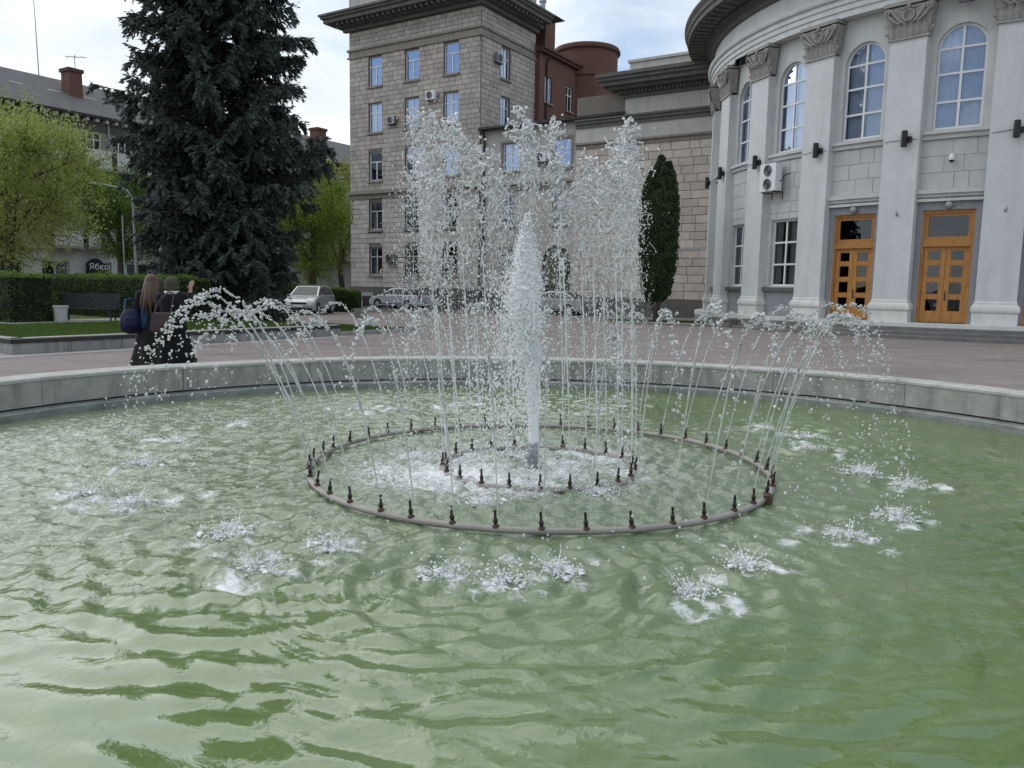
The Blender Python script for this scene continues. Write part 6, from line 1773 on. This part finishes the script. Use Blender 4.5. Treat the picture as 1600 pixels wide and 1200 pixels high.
def skin_body(name, joints, edges, m, parent):
    """one continuous figure grown from a jointed skeleton"""
    me = bpy.data.meshes.new(name)
    keys = list(joints); ix = {k: i for i, k in enumerate(keys)}
    me.from_pydata([joints[k][0] for k in keys], [(ix[a], ix[b_]) for a, b_ in edges], [])
    o = bpy.data.objects.new(name, me); COL.objects.link(o); o.parent = parent
    sk = o.modifiers.new("skin", 'SKIN'); sk.use_smooth_shade = True
    for k in keys:
        r = joints[k][1]; r = (r, r) if not isinstance(r, tuple) else r
        me.skin_vertices[0].data[ix[k]].radius = r
        me.skin_vertices[0].data[ix[k]].use_root = (k == "pelvis")
    o.modifiers.new("sub", 'SUBSURF').levels = 2; o.modifiers["sub"].render_levels = 2
    me.materials.append(m)
    return o

def ell(c, rx, ry, n=18, fold=0.0, k=9, ph=0.0):
    return [(c[0] + rx * math.cos(2 * math.pi * i / n) * (1 + fold * math.sin(k * 2 * math.pi * i / n + ph)), c[1] + ry * math.sin(2 * math.pi * i / n) * (1 + fold * math.sin(k * 2 * math.pi * i / n + ph)), c[2]) for i in range(n)]

def person(loc, rz, label, h, arms, hat=None, hair=None, coat=None, skirt=None, hem=.22, head_turn=0.0, collar=False, hands=True):
    """figure facing local +y; arms: dict side -> (elbow, wrist, hand direction)"""
    p = empty("person", loc, rz, label=label, cat="person", group="people by the fountain rim")
    k = h / 1.66
    def s(x, y, z): return (x * k, y * k, z * k)
    J = {"pelvis": (s(0, 0, .90), (.15 * k, .12 * k)), "waist": (s(0, 0, 1.06), (.125 * k, .095 * k)), "chest": (s(0, .0, 1.26), (.15 * k, .11 * k)), "neckbase": (s(0, -.01, 1.40), (.085 * k, .075 * k)),
         "neck": (s(0, 0, 1.455), .052 * k), "head": (s(0, .025, 1.545), (.078 * k, .088 * k)), "crown": (s(0, .012, 1.615), (.062 * k, .07 * k))}
    E_ = [("pelvis", "waist"), ("waist", "chest"), ("chest", "neckbase"), ("neckbase", "neck"), ("neck", "head"), ("head", "crown")]
    for sd, x in (("l", -1), ("r", 1)):
        el, wr, hd = arms[sd]
        J["sh" + sd] = (s(x * .165, 0, 1.36), .058 * k); J["el" + sd] = (s(*el), .042 * k); J["wr" + sd] = (s(*wr), .027 * k)
        hdv = Vector(hd).normalized(); sidev = hdv.cross(Vector((0, 1, .2))).normalized()
        pm = Vector(s(*wr)) + hdv * .065 * k
        J["pm" + sd] = (tuple(pm), (.034 * k, .016 * k))
        E_ += [("chest", "sh" + sd), ("sh" + sd, "el" + sd), ("el" + sd, "wr" + sd), ("wr" + sd, "pm" + sd)]
        for f in range(4):
            off = (f - 1.5) * .018 * k; ln = (.075, .088, .082, .064)[f] * k
            a = pm + hdv * .035 * k + sidev * off; b_ = a + hdv * ln * .55 + Vector((0, .006, 0)); e = b_ + hdv * ln * .45 + Vector((0, .016, -.004))
            J["f%d%s" % (f, sd)] = (tuple(a), .0095 * k); J["g%d%s" % (f, sd)] = (tuple(b_), .0085 * k); J["h%d%s" % (f, sd)] = (tuple(e), .007 * k)
            E_ += [("pm" + sd, "f%d%s" % (f, sd)), ("f%d%s" % (f, sd), "g%d%s" % (f, sd)), ("g%d%s" % (f, sd), "h%d%s" % (f, sd))]
        tv = sidev * (-1 if sd == "l" else 1)
        a = pm - hdv * .02 * k + tv * .036 * k; b_ = a + hdv * .035 * k + tv * .018 * k
        J["t0" + sd] = (tuple(a), .011 * k); J["t1" + sd] = (tuple(b_), .008 * k); E_ += [("pm" + sd, "t0" + sd), ("t0" + sd, "t1" + sd)]
        J["hip" + sd] = (s(x * .085, 0, .82), .085 * k); J["kn" + sd] = (s(x * .09, .02, .47), .055 * k); J["an" + sd] = (s(x * .09, -.02, .09), .038 * k); J["to" + sd] = (s(x * .10, .12, .035), .034 * k)
        E_ += [("pelvis", "hip" + sd), ("hip" + sd, "kn" + sd), ("kn" + sd, "an" + sd), ("an" + sd, "to" + sd)]
    body = skin_body("body", J, E_, M["skin"], p)
    # face: nose, ears, eyes, mouth on the side the person looks to
    ct, st_ = math.cos(head_turn), math.sin(head_turn)
    def hp(x, y, z): return s(x * ct - y * st_, .02 + x * st_ + y * ct, z)
    fm = MB(); fm.loft([[hp(-.011, .085, 1.555), hp(.011, .085, 1.555), hp(.006, .09, 1.575), hp(-.006, .09, 1.575)], [hp(-.016, .085, 1.525), hp(.016, .085, 1.525), hp(.009, .118, 1.528), hp(-.009, .118, 1.528)]])
    for x in (-1, 1): fm.loft([[hp(x * .078, -.01, 1.52), hp(x * .078, .02, 1.52), hp(x * .082, .02, 1.575), hp(x * .082, -.01, 1.575)], [hp(x * .09, -.02, 1.525), hp(x * .09, .008, 1.525), hp(x * .094, .008, 1.57), hp(x * .094, -.02, 1.57)]])
    fm.build("face", M["skin"], p)
    ey = MB()
    for x in (-1, 1): ey.box(*[v for v in (0, 0, 0, 0, 0, 0)]) if False else ey.lathe([(0, -.008), (.01, 0), (0, .008)], 8, hp(x * .03, .092, 1.558))
    ey.build("eyes", M["shoe"], p)
    mo = MB(); mo.tube([hp(-.022, .09, 1.488), hp(0, .097, 1.487), hp(.022, .09, 1.488)], .005, 5); mo.build("mouth", M["tail_red"], p)
    # coat: torso and sleeves
    cm = coat
    cb_ = MB(); rings = []
    for (z, rx, ry, yo) in ((.80, .205, .16, 0), (.90, .20, .155, 0), (1.0, .178, .142, 0), (1.10, .172, .138, 0), (1.22, .19, .15, -.005), (1.32, .198, .14, -.01), (1.375, .175, .115, -.012), (1.41, .115, .09, -.01), (1.435, .075, .072, -.005)):
        rings.append(ell(s(0, yo, z), rx * k, ry * k, 20, .018, 7, z * 9))
    cb_.loft(rings)
    for sd, x in (("l", -1), ("r", 1)):
        shp, elp, wrp = Vector(J["sh" + sd][0]), Vector(J["el" + sd][0]), Vector(J["wr" + sd][0])
        cb_.tube([shp + Vector((-x * .07, 0, .0)), shp, shp.lerp(elp, .5), elp, elp.lerp(wrp, .5), wrp.lerp(elp, .12)], [.085 * k, .082 * k, .07 * k, .064 * k, .056 * k, .047 * k], 10)
    cb_.build("coat", cm, p, True)
    # skirt with folds
    sk_ = MB(); rings = []
    for (z, r, f) in ((1.04, .172, .0), (.92, .20, .01), (.75, .235, .03), (.55, .275, .05), (.38, .32, .065), (hem, .37, .08)):
        rings.append(ell(s(0, .0, z), r * k, r * .82 * k, 48, f, 9, z * 1.5))
    sk_.loft(rings, cap=False); sk_.build("skirt", skirt, p, True)
    for x in (-1, 1):
        sh_ = MB(); sh_.loft([ell(s(x * .1, .03, .0), .05 * k, .125 * k, 12), ell(s(x * .1, .03, .04), .052 * k, .125 * k, 12), ell(s(x * .095, -.01, .09), .046 * k, .07 * k, 12), ell(s(x * .09, -.02, .26), .052 * k, .055 * k, 12)]); sh_.build("boot", M["shoe"], p, True)
    if collar:
        c_ = MB(); c_.torus(s(0, -.005, 1.43), (0, -.15, 1), .086 * k, .026 * k, 20, 7); c_.build("collar", M["collar_white"], p, True)
    if hat is not None:
        c_ = MB(); c_.loft([ell(s(0, .0, z), rx * k, ry * k, 18, .012, 5, z * 20) for (z, rx, ry) in ((1.475, .088, .094), (1.50, .100, .108), (1.55, .106, .114), (1.60, .101, .109), (1.64, .082, .088), (1.665, .045, .05), (1.672, .01, .01))]); c_.build("hat", hat, p, True)
        c_ = MB(); c_.loft([ell(s(0, .0, z), rx * k, ry * k, 18) for (z, rx, ry) in ((1.468, .098, .104), (1.475, .104, .111), (1.505, .104, .112), (1.512, .10, .107))]); c_.build("hat_band", hat, p, True)
    if hair is not None:
        hb = MB(); rg = random.Random(5)
        hb.loft([ell(s(0, -.012, z), rx * k, ry * k, 22, .035, 11, z * 7) for (z, rx, ry) in ((1.47, .082, .08), (1.52, .092, .098), (1.58, .093, .10), (1.63, .078, .085), (1.665, .045, .05), (1.675, .008, .008))])
        for q_ in range(26):
            t = math.pi * (1.03 + .94 * q_ / 25); x0, y0 = .085 * math.cos(t), .09 * math.sin(t)
            sw = rg.uniform(-.05, .03); ln = rg.uniform(.98, 1.18)
            pts = [s(x0 * .8, y0 * .8, 1.60), s(x0 * 1.08, y0 * 1.08 - .012, 1.50), s(x0 * 1.25 + sw * .3, y0 * 1.2 - .05, 1.38), s(x0 * 1.35 + sw * .8, y0 * 1.1 - .10, 1.25), s(x0 * 1.2 + sw * 1.4, y0 * 1.0 - .115, ln)]
            hb.tube(pts, [.02 * k, .026 * k, .026 * k, .02 * k, .004 * k], 6)
        hb.build("hair", M["hair_brown"], p, True)
    return p
down = lambda x: ((x * .235, -.02, 1.10), (x * .225, .07, .87), (x * .02, .12, -1))
pr_loc = (-5.33, 12.35, 0)
person(pr_loc, R(8), "person in black coat and olive cap, white collar, raising one hand", 1.665,
       {"l": ((-.22, .06, 1.10), (-.10, .26, 1.12), (.5, .8, .2)), "r": ((.245, .10, 1.20), (.225, .20, 1.44), (.16, .05, 1))}, hat=M["cap_olive"], coat=M["coat_navy"], skirt=M["skirt_black"], hem=.12, collar=True, head_turn=-.3)
person((-5.78, 12.65, 0), R(20), "person with long loose light-brown hair and a grey skirt seen from behind", 1.70,
       {"l": down(-1), "r": ((.23, .05, 1.10), (.12, .24, 1.05), (-.3, .9, .2))}, hair=True, coat=M["coat_navy"], skirt=M["grey_skirt"], hem=.14)
person((-5.94, 13.25, 0), R(-160), "person in a dark green hat standing between and behind the other two", 1.66,
       {"l": down(-1), "r": down(1)}, hat=M["hat_green"], coat=M["coat_navy"], skirt=M["skirt_black"], hem=.16)
# shoulder bag of the person with the cap
hbag = empty("shoulder_bag", (pr_loc[0] - .03, pr_loc[1] - .30, .82), R(6), label="brown leather shoulder bag on the back of the person with the cap", cat="bag")
b = MB(); b.loft([[(-.17 + e, -d_, z), (.16 - e, -d_, z), (.16 - e, d_, z), (-.17 + e, d_, z)] for (z, d_, e) in ((0, .03, .03), (.03, .055, .0), (.16, .06, .01), (.28, .04, .03), (.31, .02, .05))]); b.build("body", M["bag_brown"], hbag)
b = MB(); b.tube([(-.13, .0, .28), (-.06, .06, .48), (.05, .16, .62), (.12, .20, .60)], .010, 6); b.tube([(.12, .0, .28), (.13, .08, .45), (.13, .18, .58)], .010, 6); b.build("strap", M["bag_brown"], hbag)
b = MB(); b.loft([[(-.15, -.066, .12), (.14, -.066, .12), (.14, -.058, .12), (-.15, -.058, .12)], [(-.14, -.056, .29), (.13, -.056, .29), (.13, -.04, .29), (-.14, -.04, .29)]]); b.build("flap", M["bag_brown"], hbag)
bbag = empty("backpack", (-6.02, 12.42, .80), R(28), label="bright blue backpack hanging low behind the long-haired person", cat="backpack")
b = MB(); b.loft([ell((0, 0, z), rx, ry, 14, .02, 5, z * 12) for (z, rx, ry) in ((-.03, .06, .05), (.02, .15, .10), (.12, .175, .12), (.24, .15, .10), (.36, .09, .06))]); b.build("body", M["bag_blue"], bbag, True)
b = MB(); b.loft([ell((0, -.10, z), rx, ry, 12) for (z, rx, ry) in ((.06, .08, .03), (.12, .11, .045), (.22, .105, .04), (.26, .06, .02))]); b.build("pocket", M["bag_blue"], bbag, True)
b = MB(); b.tube([(-.08, .05, .36), (-.06, .12, .50), (.03, .16, .52)], .018, 6); b.tube([(.08, .05, .36), (.08, .12, .47), (.08, .16, .5)], .018, 6); b.build("strap", M["scarf_blue"], bbag)
scf = MB(); scf.loft([ell((-5.86 + .02 * q_, 12.47, z), .07 - .008 * q_, .03, 10, .05, 4, q_) for q_, z in enumerate((.86, 1.0, 1.15, 1.28, 1.36))]); tag(scf.build("scarf", M["scarf_blue"], None, True), "teal-blue scarf hanging over the long-haired person's back", "scarf")
